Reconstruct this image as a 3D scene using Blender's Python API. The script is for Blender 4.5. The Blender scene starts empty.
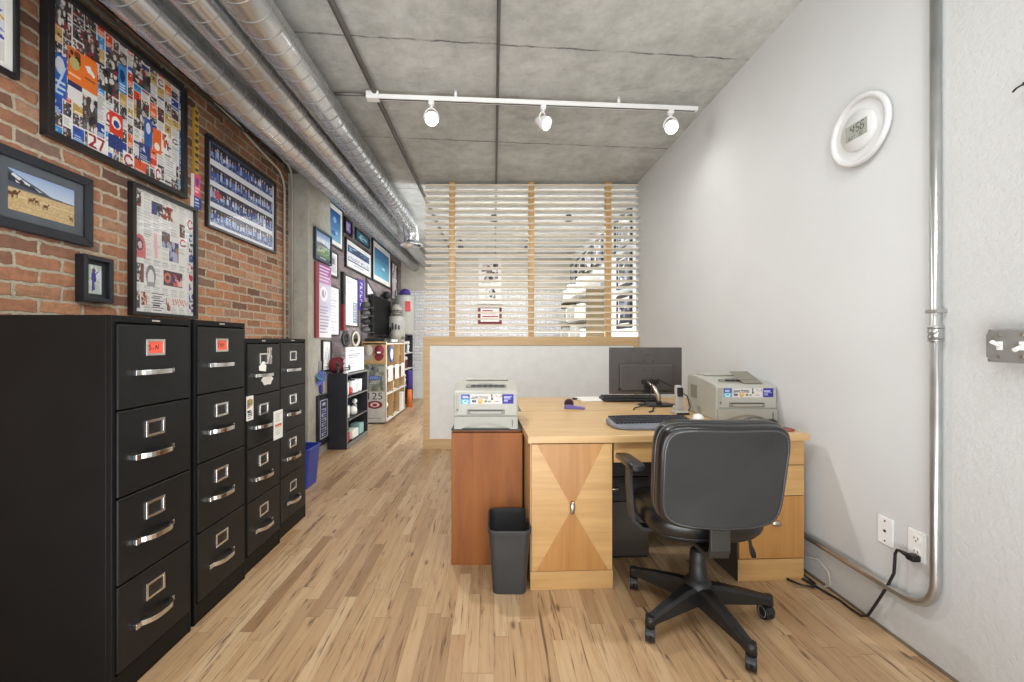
import bpy, bmesh, math, random
import numpy as np
from mathutils import Vector, Matrix, Euler

random.seed(7)
RS = np.random.RandomState(11)
PI = math.pi
scene = bpy.context.scene
COL = scene.collection

# ------------------------------------------------------------------ colour
def lin(c):
    out = []
    for v in c[:3]:
        v = v / 255.0
        out.append(v / 12.92 if v <= 0.04045 else ((v + 0.055) / 1.055) ** 2.4)
    return tuple(out)

def rgba(c):
    return lin(c) + (1.0,)

# ------------------------------------------------------------------ node helper
class NT:
    def __init__(self, name):
        self.m = bpy.data.materials.new(name)
        self.m.use_nodes = True
        self.nt = self.m.node_tree
        self.nt.nodes.clear()
        self.out = self.nt.nodes.new('ShaderNodeOutputMaterial')

    def n(self, typ, ins=None, **props):
        nd = self.nt.nodes.new(typ)
        for k, v in props.items():
            setattr(nd, k, v)
        if ins:
            for k, v in ins.items():
                self.set(nd, k, v)
        return nd

    def set(self, nd, k, v):
        s = nd.inputs[k]
        if isinstance(v, bpy.types.NodeSocket):
            self.nt.links.new(v, s)
        else:
            s.default_value = v

    def math(self, op, a, b=0.0, c=None):
        nd = self.n('ShaderNodeMath', operation=op)
        self.set(nd, 0, a)
        self.set(nd, 1, b)
        if c is not None:
            self.set(nd, 2, c)
        return nd.outputs[0]

    def ramp(self, fac, stops, interp='LINEAR'):
        nd = self.n('ShaderNodeValToRGB')
        cr = nd.color_ramp
        cr.interpolation = interp
        while len(cr.elements) < len(stops):
            cr.elements.new(0.5)
        for e, (p, c) in zip(cr.elements, stops):
            e.position = p
            e.color = rgba(c) if len(c) == 3 else c
        self.set(nd, 'Fac', fac)
        return nd.outputs['Color']

    def mix(self, fac, a, b, blend='MIX'):
        nd = self.n('ShaderNodeMix', data_type='RGBA', blend_type=blend)
        self.set(nd, 0, fac)
        self.set(nd, 6, a)
        self.set(nd, 7, b)
        return nd.outputs[2]

    def noise(self, vec, scale, detail=4.0, rough=0.55, dist=0.0):
        nd = self.n('ShaderNodeTexNoise', {'Scale': scale, 'Detail': detail, 'Roughness': rough, 'Distortion': dist})
        if vec is not None:
            self.set(nd, 'Vector', vec)
        return nd.outputs[0]

    def obj(self):
        return self.n('ShaderNodeTexCoord').outputs['Object']

    def bump(self, h, strength, dist):
        return self.n('ShaderNodeBump', {'Height': h, 'Strength': strength, 'Distance': dist}).outputs[0]

    def bsdf(self, **kw):
        b = self.n('ShaderNodeBsdfPrincipled')
        for k, v in kw.items():
            self.set(b, k.replace('_', ' '), v)
        self.nt.links.new(b.outputs[0], self.out.inputs[0])
        return self.m

MATS = {}
def plain(name, col, rough=0.5, metal=0.0, coat=0.0, vary=0.06, scale=9.0, bump=0.0, bscale=120.0, spec=0.5):
    if name in MATS:
        return MATS[name]
    t = NT(name)
    o = t.obj()
    nz = t.noise(o, scale, 3.0)
    c = np.array(col, float)
    a = tuple(np.clip(c * (1 - vary), 0, 255)); b = tuple(np.clip(c * (1 + vary), 0, 255))
    colr = t.ramp(nz, [(0.3, a), (0.7, b)])
    kw = dict(Base_Color=colr, Roughness=rough, Metallic=metal, Coat_Weight=coat, Specular_IOR_Level=spec)
    if bump > 0:
        kw['Normal'] = t.bump(t.noise(o, bscale, 3.0), bump, 0.002)
    MATS[name] = t.bsdf(**kw)
    return MATS[name]

def emit(name, col, strength):
    t = NT(name)
    e = t.n('ShaderNodeEmission', {'Color': rgba(col), 'Strength': strength})
    t.nt.links.new(e.outputs[0], t.out.inputs[0])
    MATS[name] = t.m
    return t.m

# ------------------------------------------------------------------ surface materials
def mat_floor():
    t = NT('oak_floor')
    sp = t.n('ShaderNodeSeparateXYZ', {0: t.obj()})
    X, Y = sp.outputs[0], sp.outputs[1]
    w = 0.060
    xr = t.math('DIVIDE', X, w)
    row = t.math('FLOOR', xr)
    r1 = t.n('ShaderNodeTexWhiteNoise', {'W': row}, noise_dimensions='1D').outputs[0]
    ln = t.math('MULTIPLY_ADD', r1, 0.55, 0.45)
    y2 = t.math('ADD', t.math('DIVIDE', Y, ln), t.math('MULTIPLY', r1, 37.3))
    idx = t.math('FLOOR', y2)
    idv = t.n('ShaderNodeCombineXYZ', {0: row, 1: idx, 2: 0.0}).outputs[0]
    wn = t.n('ShaderNodeTexWhiteNoise', {'Vector': idv}, noise_dimensions='3D')
    rv = wn.outputs[0]
    base = t.ramp(rv, [(0.0, (152, 120, 86)), (0.14, (178, 146, 110)), (0.42, (186, 153, 115)), (0.7, (195, 164, 126)), (0.9, (203, 175, 138)), (1.0, (176, 140, 102))])
    gx = t.math('MULTIPLY_ADD', X, 42.0, t.math('MULTIPLY', rv, 91.0))
    gy = t.math('MULTIPLY_ADD', Y, 2.6, t.math('MULTIPLY', rv, 57.0))
    gv = t.n('ShaderNodeCombineXYZ', {0: gx, 1: gy, 2: rv}).outputs[0]
    g = t.noise(gv, 1.0, 6.0, 0.62, 0.9)
    base = t.mix(t.ramp(g, [(0.34, (170, 170, 170)), (0.56, (0, 0, 0))]), base, t.mix(1.0, base, rgba((212, 186, 160)), 'MULTIPLY'))
    sx = t.math('MULTIPLY_ADD', X, 34.0, t.math('MULTIPLY', rv, 33.0))
    sy = t.math('MULTIPLY_ADD', Y, 2.0, t.math('MULTIPLY', rv, 77.0))
    sv = t.n('ShaderNodeCombineXYZ', {0: sx, 1: sy, 2: rv}).outputs[0]
    s = t.noise(sv, 1.0, 5.0, 0.62, 1.6)
    sm = t.ramp(s, [(0.52, (0, 0, 0)), (0.58, (90, 90, 90)), (0.67, (245, 245, 245))])
    base = t.mix(sm, base, rgba((92, 68, 48)))
    # knots
    kv = t.n('ShaderNodeCombineXYZ', {0: t.math('MULTIPLY', X, 9.0), 1: t.math('MULTIPLY', Y, 3.2), 2: 0.0}).outputs[0]
    vo = t.n('ShaderNodeTexVoronoi', {'Vector': kv, 'Scale': 1.0, 'Randomness': 1.0})
    km = t.ramp(vo.outputs['Distance'], [(0.03, (235, 235, 235)), (0.12, (0, 0, 0))])
    base = t.mix(km, base, rgba((74, 50, 34)))
    fx = t.math('FRACT', xr)
    ex = t.math('ABSOLUTE', t.math('SUBTRACT', fx, 0.5))
    gapx = t.math('GREATER_THAN', ex, 0.484)
    fy = t.math('FRACT', y2)
    ey = t.math('ABSOLUTE', t.math('SUBTRACT', fy, 0.5))
    gapy = t.math('GREATER_THAN', ey, 0.4975)
    gap = t.math('MAXIMUM', gapx, gapy)
    col = t.mix(t.math('MULTIPLY', gap, 0.42), base, rgba((88, 60, 38)))
    ro = t.math('MULTIPLY_ADD', g, 0.2, 0.30)
    hb = t.math('SUBTRACT', t.math('MULTIPLY', g, 0.25), gap)
    return t.bsdf(Base_Color=col, Roughness=ro, Normal=t.bump(hb, 0.25, 0.001), Coat_Weight=0.12, Coat_Roughness=0.25)

def mat_brick(name, ua, ramp, mortar, dark_top=True):
    t = NT(name)
    o = t.obj()
    sp = t.n('ShaderNodeSeparateXYZ', {0: o})
    v = t.n('ShaderNodeCombineXYZ', {0: sp.outputs[ua], 1: sp.outputs[2], 2: 0.0}).outputs[0]
    nd = t.n('ShaderNodeTexNoise', {'Vector': v, 'Scale': 22.0, 'Detail': 3.0})
    off = t.n('ShaderNodeVectorMath', {0: nd.outputs['Color'], 1: (0.5, 0.5, 0.5)}, operation='SUBTRACT').outputs[0]
    off = t.n('ShaderNodeVectorMath', {0: off, 'Scale': 0.026}, operation='SCALE').outputs[0]
    v2 = t.n('ShaderNodeVectorMath', {0: v, 1: off}, operation='ADD').outputs[0]
    b = t.n('ShaderNodeTexBrick', {'Vector': v2, 'Color1': (0, 0, 0, 1), 'Color2': (1, 1, 1, 1), 'Mortar': (0.5, 0.5, 0.5, 1),
                                   'Scale': 1.0, 'Mortar Size': 0.0092, 'Mortar Smooth': 0.35, 'Bias': 0.0, 'Brick Width': 0.205, 'Row Height': 0.068})
    b.offset = 0.5
    rnd = b.outputs['Color']
    c = t.ramp(rnd, ramp)
    n1 = t.noise(v, 30.0, 5.0, 0.65)
    c = t.mix(t.ramp(n1, [(0.40, (0, 0, 0)), (0.72, (200, 200, 200))]), c, rgba((112, 86, 70)))
    n2 = t.noise(v, 3.0, 3.0)
    c = t.mix(t.ramp(n2, [(0.45, (0, 0, 0)), (0.75, (110, 110, 110))]), c, rgba((92, 66, 52)))
    mo = t.ramp(t.noise(v, 60.0, 3.0), [(0.3, tuple(0.82 * x for x in mortar)), (0.7, mortar)])
    if dark_top:  # upper courses darkened: real dark bricks plus shade by the ducts painted in
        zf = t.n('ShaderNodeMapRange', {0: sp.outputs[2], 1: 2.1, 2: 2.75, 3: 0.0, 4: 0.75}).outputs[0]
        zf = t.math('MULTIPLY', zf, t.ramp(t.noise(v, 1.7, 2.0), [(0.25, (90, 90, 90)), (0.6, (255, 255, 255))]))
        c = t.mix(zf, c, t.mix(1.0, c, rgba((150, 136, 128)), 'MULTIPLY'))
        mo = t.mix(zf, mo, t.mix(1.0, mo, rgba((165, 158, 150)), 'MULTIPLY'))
    col = t.mix(b.outputs['Fac'], c, mo)
    h = t.math('SUBTRACT', t.math('MULTIPLY', n1, 0.35), b.outputs['Fac'])
    return t.bsdf(Base_Color=col, Roughness=0.85, Normal=t.bump(h, 0.7, 0.008), Specular_IOR_Level=0.25)

def mat_concrete(name, light, dark, seams=True):
    t = NT(name)
    o = t.obj()
    n1 = t.noise(o, 1.1, 6.0, 0.62, 0.4)
    n2 = t.noise(o, 7.0, 6.0, 0.7, 0.2)
    n3 = t.noise(o, 45.0, 3.0, 0.6)
    mid = tuple((np.array(light) + np.array(dark)) / 2)
    c = t.ramp(n1, [(0.33, dark), (0.5, mid), (0.66, light)])
    c = t.mix(0.5, c, t.ramp(n2, [(0.3, dark), (0.62, light)]))
    c = t.mix(t.ramp(n3, [(0.35, (60, 60, 60)), (0.62, (0, 0, 0))]), c, rgba(tuple(0.7 * x for x in dark)))
    if seams:
        sp = t.n('ShaderNodeSeparateXYZ', {0: o})
        wob = t.math('MULTIPLY', t.math('SUBTRACT', t.noise(o, 9.0, 4.0), 0.5), 0.035)
        yy = t.math('ADD', t.math('MULTIPLY_ADD', sp.outputs[0], -0.085, sp.outputs[1]), wob)
        f = t.math('FRACT', t.math('DIVIDE', t.math('SUBTRACT', yy, 2.61), 1.27))
        e = t.math('ABSOLUTE', t.math('SUBTRACT', f, 0.5))
        ln = t.math('GREATER_THAN', e, 0.4945)
        br = t.ramp(t.noise(o, 5.0, 5.0, 0.7), [(0.36, (60, 60, 60)), (0.55, (230, 230, 230))])
        c = t.mix(t.math('MULTIPLY', ln, br), c, rgba(tuple(0.5 * x for x in dark)))
        soft = t.ramp(e, [(0.40, (0, 0, 0)), (0.5, (105, 105, 105))])
        c = t.mix(t.math('MULTIPLY', soft, n2), c, rgba(tuple(0.7 * x for x in dark)))
        # stains stretched across the board marks
        mp = t.n('ShaderNodeMapping', {'Vector': o, 'Scale': (2.6, 16.0, 1.0)}).outputs[0]
        st = t.noise(mp, 1.0, 5.0, 0.7, 0.6)
        c = t.mix(t.ramp(st, [(0.62, (0, 0, 0)), (0.70, (150, 150, 150))]), c, rgba(tuple(0.62 * x for x in dark)))
    return t.bsdf(Base_Color=c, Roughness=0.75, Normal=t.bump(n2, 0.25, 0.01), Specular_IOR_Level=0.3)

def mat_wall_right():
    t = NT('painted_plaster')
    o = t.obj()
    sp = t.n('ShaderNodeSeparateXYZ', {0: o})
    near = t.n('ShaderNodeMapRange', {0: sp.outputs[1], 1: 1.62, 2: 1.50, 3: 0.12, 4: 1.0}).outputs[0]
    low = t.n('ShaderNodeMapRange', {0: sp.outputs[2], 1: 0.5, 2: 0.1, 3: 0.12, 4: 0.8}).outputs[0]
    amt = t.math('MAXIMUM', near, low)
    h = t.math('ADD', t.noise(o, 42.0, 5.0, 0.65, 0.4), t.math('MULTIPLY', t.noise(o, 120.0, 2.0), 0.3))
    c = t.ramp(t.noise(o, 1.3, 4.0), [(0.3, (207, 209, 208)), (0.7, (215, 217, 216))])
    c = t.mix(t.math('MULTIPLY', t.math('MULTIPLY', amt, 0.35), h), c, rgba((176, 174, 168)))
    hh = t.math('MULTIPLY', h, amt)
    return t.bsdf(Base_Color=c, Roughness=0.7, Normal=t.bump(hh, 0.32, 0.01), Specular_IOR_Level=0.3)

def mat_wood(name, light, dark, axis=0, rough=0.4, freq=26.0, along=1.6, coat=0.15):
    t = NT(name)
    sc = [freq, freq, freq]
    sc[axis] = along
    v = t.n('ShaderNodeMapping', {'Vector': t.obj(), 'Scale': tuple(sc)}).outputs[0]
    g = t.noise(v, 1.0, 5.0, 0.6, 0.7)
    c = t.ramp(g, [(0.3, dark), (0.65, light)])
    n2 = t.noise(t.obj(), 2.2, 3.0)
    c = t.mix(t.ramp(n2, [(0.4, (0, 0, 0)), (0.8, (90, 90, 90))]), c, rgba(dark))
    return t.bsdf(Base_Color=c, Roughness=rough, Coat_Weight=coat, Coat_Roughness=0.25)

M_FLOOR = mat_floor()
BRICKS = [(0.0, (112, 86, 74)), (0.15, (150, 108, 88)), (0.32, (180, 128, 98)), (0.5, (194, 136, 104)), (0.66, (210, 152, 112)), (0.8, (172, 136, 114)), (0.92, (208, 164, 136)), (1.0, (136, 112, 98))]
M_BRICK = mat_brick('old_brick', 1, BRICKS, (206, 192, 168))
M_BRICK2 = mat_brick('grey_brick', 1, [(0.0, (120, 108, 110)), (0.5, (146, 134, 136)), (1.0, (160, 150, 152))], (150, 144, 144), False)
M_WBRICK = mat_brick('white_brick', 0, [(0.0, (232, 230, 228)), (0.5, (240, 239, 237)), (1.0, (246, 246, 246))], (216, 216, 218), False)
M_CEIL = mat_concrete('ceiling_concrete', (212, 214, 210), (156, 157, 152))
M_CONC = mat_concrete('column_concrete', (196, 193, 182), (152, 149, 138), False)
M_CONC2 = mat_concrete('bulkhead_concrete', (206, 200, 188), (180, 174, 162), False)
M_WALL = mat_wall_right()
M_WHITEWALL = plain('white_paint', (226, 226, 224), 0.7, vary=0.02)
M_MAPLE = mat_wood('maple_veneer', (208, 174, 124), (188, 150, 100), 0)
M_MAPLE_V = mat_wood('maple_upright_grain', (196, 158, 106), (176, 136, 86), 2)
M_MAPLE_D = mat_wood('maple_amber', (182, 132, 74), (164, 114, 58), 2)
M_MAPLE_L = mat_wood('maple_pale', (200, 160, 104), (182, 140, 86), 0)
M_CHERRY = mat_wood('cherry_veneer', (150, 88, 32), (122, 66, 20), 2, rough=0.6, freq=12.0, coat=0.0)
M_SLATEDGE = plain('slat_edge', (232, 217, 190), 0.5, vary=0.03)
M_TANWOOD = mat_wood('divider_birch', (216, 184, 138), (198, 164, 116), 0)
M_POST = mat_wood('divider_post_wood', (214, 174, 114), (190, 148, 88), 2)
M_BOXWOOD = mat_wood('tan_board', (198, 162, 112), (178, 140, 92), 2)
M_DARKPANEL = plain('dark_underdesk', (62, 54, 44), 0.6)  # dark brown holds the shade of the kneehole in its colour
M_BLACK = plain('black_steel', (24, 25, 26), 0.4, vary=0.1, scale=5.0, spec=0.3)
M_BLACKEDGE = plain('black_steel_body', (15, 16, 17), 0.5, vary=0.12, scale=5.0, spec=0.22)
M_CHROME = plain('chrome', (222, 222, 220), 0.2, 1.0, vary=0.02)
M_CHROME_D = plain('brushed_nickel', (196, 190, 178), 0.32, 1.0, vary=0.04)
M_GALV = plain('galvanised_duct', (204, 205, 206), 0.27, 0.9, vary=0.03, scale=3.0)
M_SEAM = plain('duct_seam', (150, 150, 150), 0.45, 0.6, vary=0.03)
M_PIPE = plain('conduit_steel', (186, 187, 186), 0.3, 0.85, vary=0.05)
M_PIPE_D = plain('dark_conduit', (110, 108, 104), 0.45, 0.7, vary=0.06)
M_PIPE_P = plain('painted_conduit', (176, 170, 156), 0.5, 0.2, vary=0.05)
M_RUBBER = plain('black_plastic', (28, 28, 29), 0.45, vary=0.08)
M_RUBBER_G = plain('charcoal_plastic', (52, 53, 54), 0.5, vary=0.06)
M_LEATHER = plain('black_leather', (24, 24, 25), 0.3, vary=0.1, bump=0.3, bscale=55.0, spec=0.6)
M_CHAIRBACK = plain('chair_back_cloth', (44, 44, 43), 0.8, vary=0.05, bump=0.2, bscale=400.0)
M_WHITE = plain('white_plastic', (238, 238, 236), 0.35, vary=0.015)
M_PRN = plain('printer_shell', (172, 171, 162), 0.45, vary=0.02)
M_PRN2 = plain('printer_tray_shell', (162, 161, 152), 0.45, vary=0.02)
M_PRN_D = plain('printer_recess', (132, 130, 120), 0.5, vary=0.03)
M_SLAT = plain('white_slat', (244, 241, 236), 0.5, vary=0.02)
M_PANEL = plain('divider_white_panel', (236, 237, 234), 0.5, vary=0.015)
M_FRAME = plain('black_frame', (30, 29, 30), 0.35, vary=0.1)
M_FRAME_N = plain('navy_black_frame', (32, 35, 43), 0.4, vary=0.1)
M_FRAME_T = plain('teal_black_frame', (22, 44, 60), 0.4, vary=0.1)
M_RED = plain('dark_red_paint', (128, 34, 38), 0.45)
M_MAROON = plain('maroon_cloth', (112, 30, 44), 0.7, bump=0.2, bscale=200.0)
M_GREYCLOTH = plain('stone_grey_cloth', (158, 154, 142), 0.8, vary=0.1, bump=0.2, bscale=200.0)
M_PURPLE = plain('purple_cloth', (66, 44, 130), 0.7)
M_BLUEPL = plain('blue_plastic', (48, 70, 168), 0.4)
M_ORANGE = plain('orange_foam', (228, 118, 46), 0.7)
M_NAVY = plain('navy_board', (34, 36, 52), 0.5)
M_BCASE = plain('black_woodgrain', (40, 40, 45), 0.5)
M_BCASE_E = plain('bookcase_edge', (120, 118, 116), 0.5)
M_SHELFW = plain('white_laminate', (228, 224, 216), 0.5)
M_TAUPE = plain('taupe_cabinet', (104, 90, 62), 0.6)
M_PAPER = plain('white_paper', (240, 238, 232), 0.8, vary=0.02)
M_SCREEN = plain('black_glass', (8, 8, 9), 0.6, spec=.1)
M_MONBACK = plain('monitor_shell', (78, 74, 72), 0.4)
M_BULB = emit('lamp_glow', (255, 250, 240), 14.0)
M_STEELBOX = plain('cast_box', (160, 160, 157), 0.45, 0.3, vary=0.05)

def mat_print(name, rough, coat):
    t = NT(name)
    a = t.n('ShaderNodeVertexColor', layer_name='Col')
    return t.bsdf(Base_Color=a.outputs[0], Roughness=rough, Coat_Weight=coat, Coat_Roughness=0.08)
M_PRINT = mat_print('printed_sheet', 0.55, 0.0)

def mat_glass():
    t = NT('picture_glass')
    lw = t.n('ShaderNodeLayerWeight', {'Blend': 0.25})
    tr = t.n('ShaderNodeBsdfTransparent', {'Color': (1, 1, 1, 1)})
    gl = t.n('ShaderNodeBsdfGlossy', {'Color': (1, 1, 1, 1), 'Roughness': 0.05})
    f = t.math('MULTIPLY_ADD', lw.outputs['Fresnel'], 0.03, 0.002)
    mx = t.n('ShaderNodeMixShader', {0: f, 1: tr.outputs[0], 2: gl.outputs[0]})
    t.nt.links.new(mx.outputs[0], t.out.inputs[0])
    return t.m
M_GLASS = mat_glass()

def mat_acrylic():
    t = NT('clear_acrylic')
    tr = t.n('ShaderNodeBsdfTransparent', {'Color': (0.80, 0.80, 0.80, 1)})  # grey tint stands in for the wall shadow seen through the ring
    gl = t.n('ShaderNodeBsdfGlossy', {'Color': (1, 1, 1, 1), 'Roughness': 0.08})
    mx = t.n('ShaderNodeMixShader', {0: 0.05, 1: tr.outputs[0], 2: gl.outputs[0]})
    t.nt.links.new(mx.outputs[0], t.out.inputs[0])
    return t.m
M_ACRYL = mat_acrylic()

# ------------------------------------------------------------------ mesh builder
class MB:
    def __init__(self):
        self.v, self.f, self.m, self.s = [], [], [], []

    def add(self, verts, faces, m=0, smooth=False, mat=None):
        b = len(self.v)
        if mat is not None:
            verts = [mat @ Vector(p) for p in verts]
        self.v += [tuple(p) for p in verts]
        for f in faces:
            self.f.append(tuple(b + i for i in f))
            self.m.append(m)
            self.s.append(smooth)
        return self

    def addbm(self, bm, m=0, smooth=False, mat=None):
        bm.verts.index_update()
        self.add([v.co.copy() for v in bm.verts], [[v.index for v in f.verts] for f in bm.faces], m, smooth, mat)
        bm.free()
        return self

    def box(self, x0, x1, y0, y1, z0, z1, bev=0.0, m=0, seg=2, mat=None):
        bm = bmesh.new()
        bmesh.ops.create_cube(bm, size=1.0)
        for v in bm.verts:
            v.co = Vector((x0 + (v.co.x + .5) * (x1 - x0), y0 + (v.co.y + .5) * (y1 - y0), z0 + (v.co.z + .5) * (z1 - z0)))
        if bev > 0:
            bmesh.ops.bevel(bm, geom=bm.edges[:] + bm.verts[:], offset=bev, segments=seg, profile=0.5, affect='EDGES')
        return self.addbm(bm, m, False, mat)

    def cyl(self, p0, p1, r0, r1=None, n=20, m=0, caps=True, smooth=True):
        r1 = r0 if r1 is None else r1
        p0, p1 = Vector(p0), Vector(p1)
        d = (p1 - p0).normalized()
        a = d.orthogonal().normalized(); b = d.cross(a)
        vs = []
        for p, r in ((p0, r0), (p1, r1)):
            for k in range(n):
                t = 2 * PI * k / n
                vs.append(p + a * (r * math.cos(t)) + b * (r * math.sin(t)))
        self.add(vs, [(k, (k + 1) % n, n + (k + 1) % n, n + k) for k in range(n)], m, smooth)
        if caps:
            self.add(vs[:n], [tuple(reversed(range(n)))], m)
            self.add(vs[n:], [tuple(range(n))], m)
        return self

    def tube(self, path, r, n=10, m=0, caps=True):
        P = [Vector(p) for p in path]
        rr = r if isinstance(r, (list, tuple)) else [r] * len(P)
        tang = []
        for i in range(len(P)):
            d = (P[min(i + 1, len(P) - 1)] - P[max(i - 1, 0)])
            tang.append(d.normalized())
        a = tang[0].orthogonal().normalized()
        vs = []
        for i, p in enumerate(P):
            a = (a - tang[i] * a.dot(tang[i])).normalized()
            b = tang[i].cross(a)
            for k in range(n):
                t = 2 * PI * k / n
                vs.append(p + a * (rr[i] * math.cos(t)) + b * (rr[i] * math.sin(t)))
        fs = []
        for i in range(len(P) - 1):
            for k in range(n):
                fs.append((i * n + k, i * n + (k + 1) % n, (i + 1) * n + (k + 1) % n, (i + 1) * n + k))
        self.add(vs, fs, m, True)
        if caps:
            self.add(vs[:n], [tuple(reversed(range(n)))], m)
            self.add(vs[-n:], [tuple(range(n))], m)
        return self

    def lathe(self, prof, n=28, m=0, mat=None, smooth=True):
        vs, fs = [], []
        for r, z in prof:
            for k in range(n):
                t = 2 * PI * k / n
                vs.append((r * math.cos(t), r * math.sin(t), z))
        for i in range(len(prof) - 1):
            for k in range(n):
                fs.append((i * n + k, i * n + (k + 1) % n, (i + 1) * n + (k + 1) % n, (i + 1) * n + k))
        self.add(vs, fs, m, smooth, mat)
        if prof[0][0] > 1e-5:
            self.add(vs[:n], [tuple(reversed(range(n)))], m, False, mat)
        if prof[-1][0] > 1e-5:
            self.add(vs[-n:], [tuple(range(n))], m, False, mat)
        return self

    def prism(self, poly, d0, d1, axes='xz', m=0, bev=0.0, smooth=False):
        """poly in two axes, extruded along the third from d0 to d1"""
        def pt(p, d):
            if axes == 'xz': return Vector((p[0], d, p[1]))
            if axes == 'yz': return Vector((d, p[0], p[1]))
            return Vector((p[0], p[1], d))
        n = len(poly)
        bm = bmesh.new()
        a = [bm.verts.new(pt(p, d0)) for p in poly]
        b = [bm.verts.new(pt(p, d1)) for p in poly]
        bm.faces.new(list(reversed(a))); bm.faces.new(b)
        for k in range(n):
            bm.faces.new((a[k], a[(k + 1) % n], b[(k + 1) % n], b[k]))
        bmesh.ops.recalc_face_normals(bm, faces=bm.faces[:])
        if bev > 0:
            es = [e for e in bm.edges if len(e.link_faces) == 2 and e.calc_face_angle(0) > 0.5]
            bmesh.ops.bevel(bm, geom=es, offset=bev, segments=2, profile=0.5, affect='EDGES')
        return self.addbm(bm, m, smooth)

    def loft(self, rings, m=0, smooth=True, cap0=True, cap1=True, mat=None):
        n = len(rings[0]); vs = [p for r in rings for p in r]; fs = []
        for i in range(len(rings) - 1):
            for k in range(n):
                fs.append((i * n + k, i * n + (k + 1) % n, (i + 1) * n + (k + 1) % n, (i + 1) * n + k))
        self.add(vs, fs, m, smooth, mat)
        if cap0: self.add(rings[0], [tuple(reversed(range(n)))], m, False, mat)
        if cap1: self.add(rings[-1], [tuple(range(n))], m, False, mat)
        return self

    def sphere(self, c, r, n=16, m=0, sc=(1, 1, 1)):
        prof = [(max(1e-6, r * math.sin(PI * i / n)), -r * math.cos(PI * i / n)) for i in range(n + 1)]
        return self.lathe(prof, max(12, n), m, Matrix.Translation(c) @ Matrix.Diagonal((sc[0], sc[1], sc[2], 1)))

    def build(self, name, mats, parent=None, loc=None, rz=0.0):
        me = bpy.data.meshes.new(name)
        me.from_pydata(self.v, [], self.f)
        for mt in (mats if isinstance(mats, (list, tuple)) else [mats]):
            me.materials.append(mt)
        me.polygons.foreach_set('material_index', self.m)
        me.polygons.foreach_set('use_smooth', self.s)
        bm = bmesh.new(); bm.from_mesh(me)
        bmesh.ops.remove_doubles(bm, verts=bm.verts[:], dist=1e-6)
        bmesh.ops.recalc_face_normals(bm, faces=bm.faces[:])
        bm.to_mesh(me); bm.free()
        me.update()
        o = bpy.data.objects.new(name, me)
        COL.objects.link(o)
        if parent is not None: o.parent = parent
        if loc is not None: o.location = loc
        if rz: o.rotation_euler = (0, 0, rz)
        return o

def tag(o, label=None, cat=None, group=None, kind=None):
    if label: o['label'] = label
    if cat: o['category'] = cat
    if group: o['group'] = group
    if kind: o['kind'] = kind
    return o

def thing(name, label, cat, loc=(0, 0, 0), rz=0.0, group=None):
    o = bpy.data.objects.new(name, None)
    o.empty_display_size = 0.05
    COL.objects.link(o)
    o.location = loc
    o.rotation_euler = (0, 0, rz)
    return tag(o, label, cat, group)

def rounded(w, h, r, n=6, cx=0.0, cy=0.0):
    pts = []
    for sx, sy, a0 in ((1, 1, 0), (-1, 1, PI / 2), (-1, -1, PI), (1, -1, 1.5 * PI)):
        for k in range(n + 1):
            a = a0 + PI / 2 * k / n
            pts.append((cx + sx * (w / 2 - r) + r * math.cos(a), cy + sy * (h / 2 - r) + r * math.sin(a)))
    return pts

def text_obj(body, size, mat, parent, loc, name='lettering', rx=PI / 2, rz=0.0, ext=0.0005, sx=1.0):
    cu = bpy.data.curves.new('tmp', 'FONT')
    cu.body = body; cu.size = size; cu.align_x = 'CENTER'; cu.align_y = 'CENTER'; cu.extrude = ext; cu.resolution_u = 3
    to = bpy.data.objects.new('tmp', cu); COL.objects.link(to)
    dg = bpy.context.evaluated_depsgraph_get(); dg.update()
    me = bpy.data.meshes.new_from_object(to.evaluated_get(dg))
    bpy.data.objects.remove(to); bpy.data.curves.remove(cu)
    me.materials.clear(); me.materials.append(mat)
    o = bpy.data.objects.new(name, me); COL.objects.link(o)
    o.parent = parent; o.location = loc; o.rotation_euler = (rx, 0, rz); o.scale = (sx, 1, 1)
    return o

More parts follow.
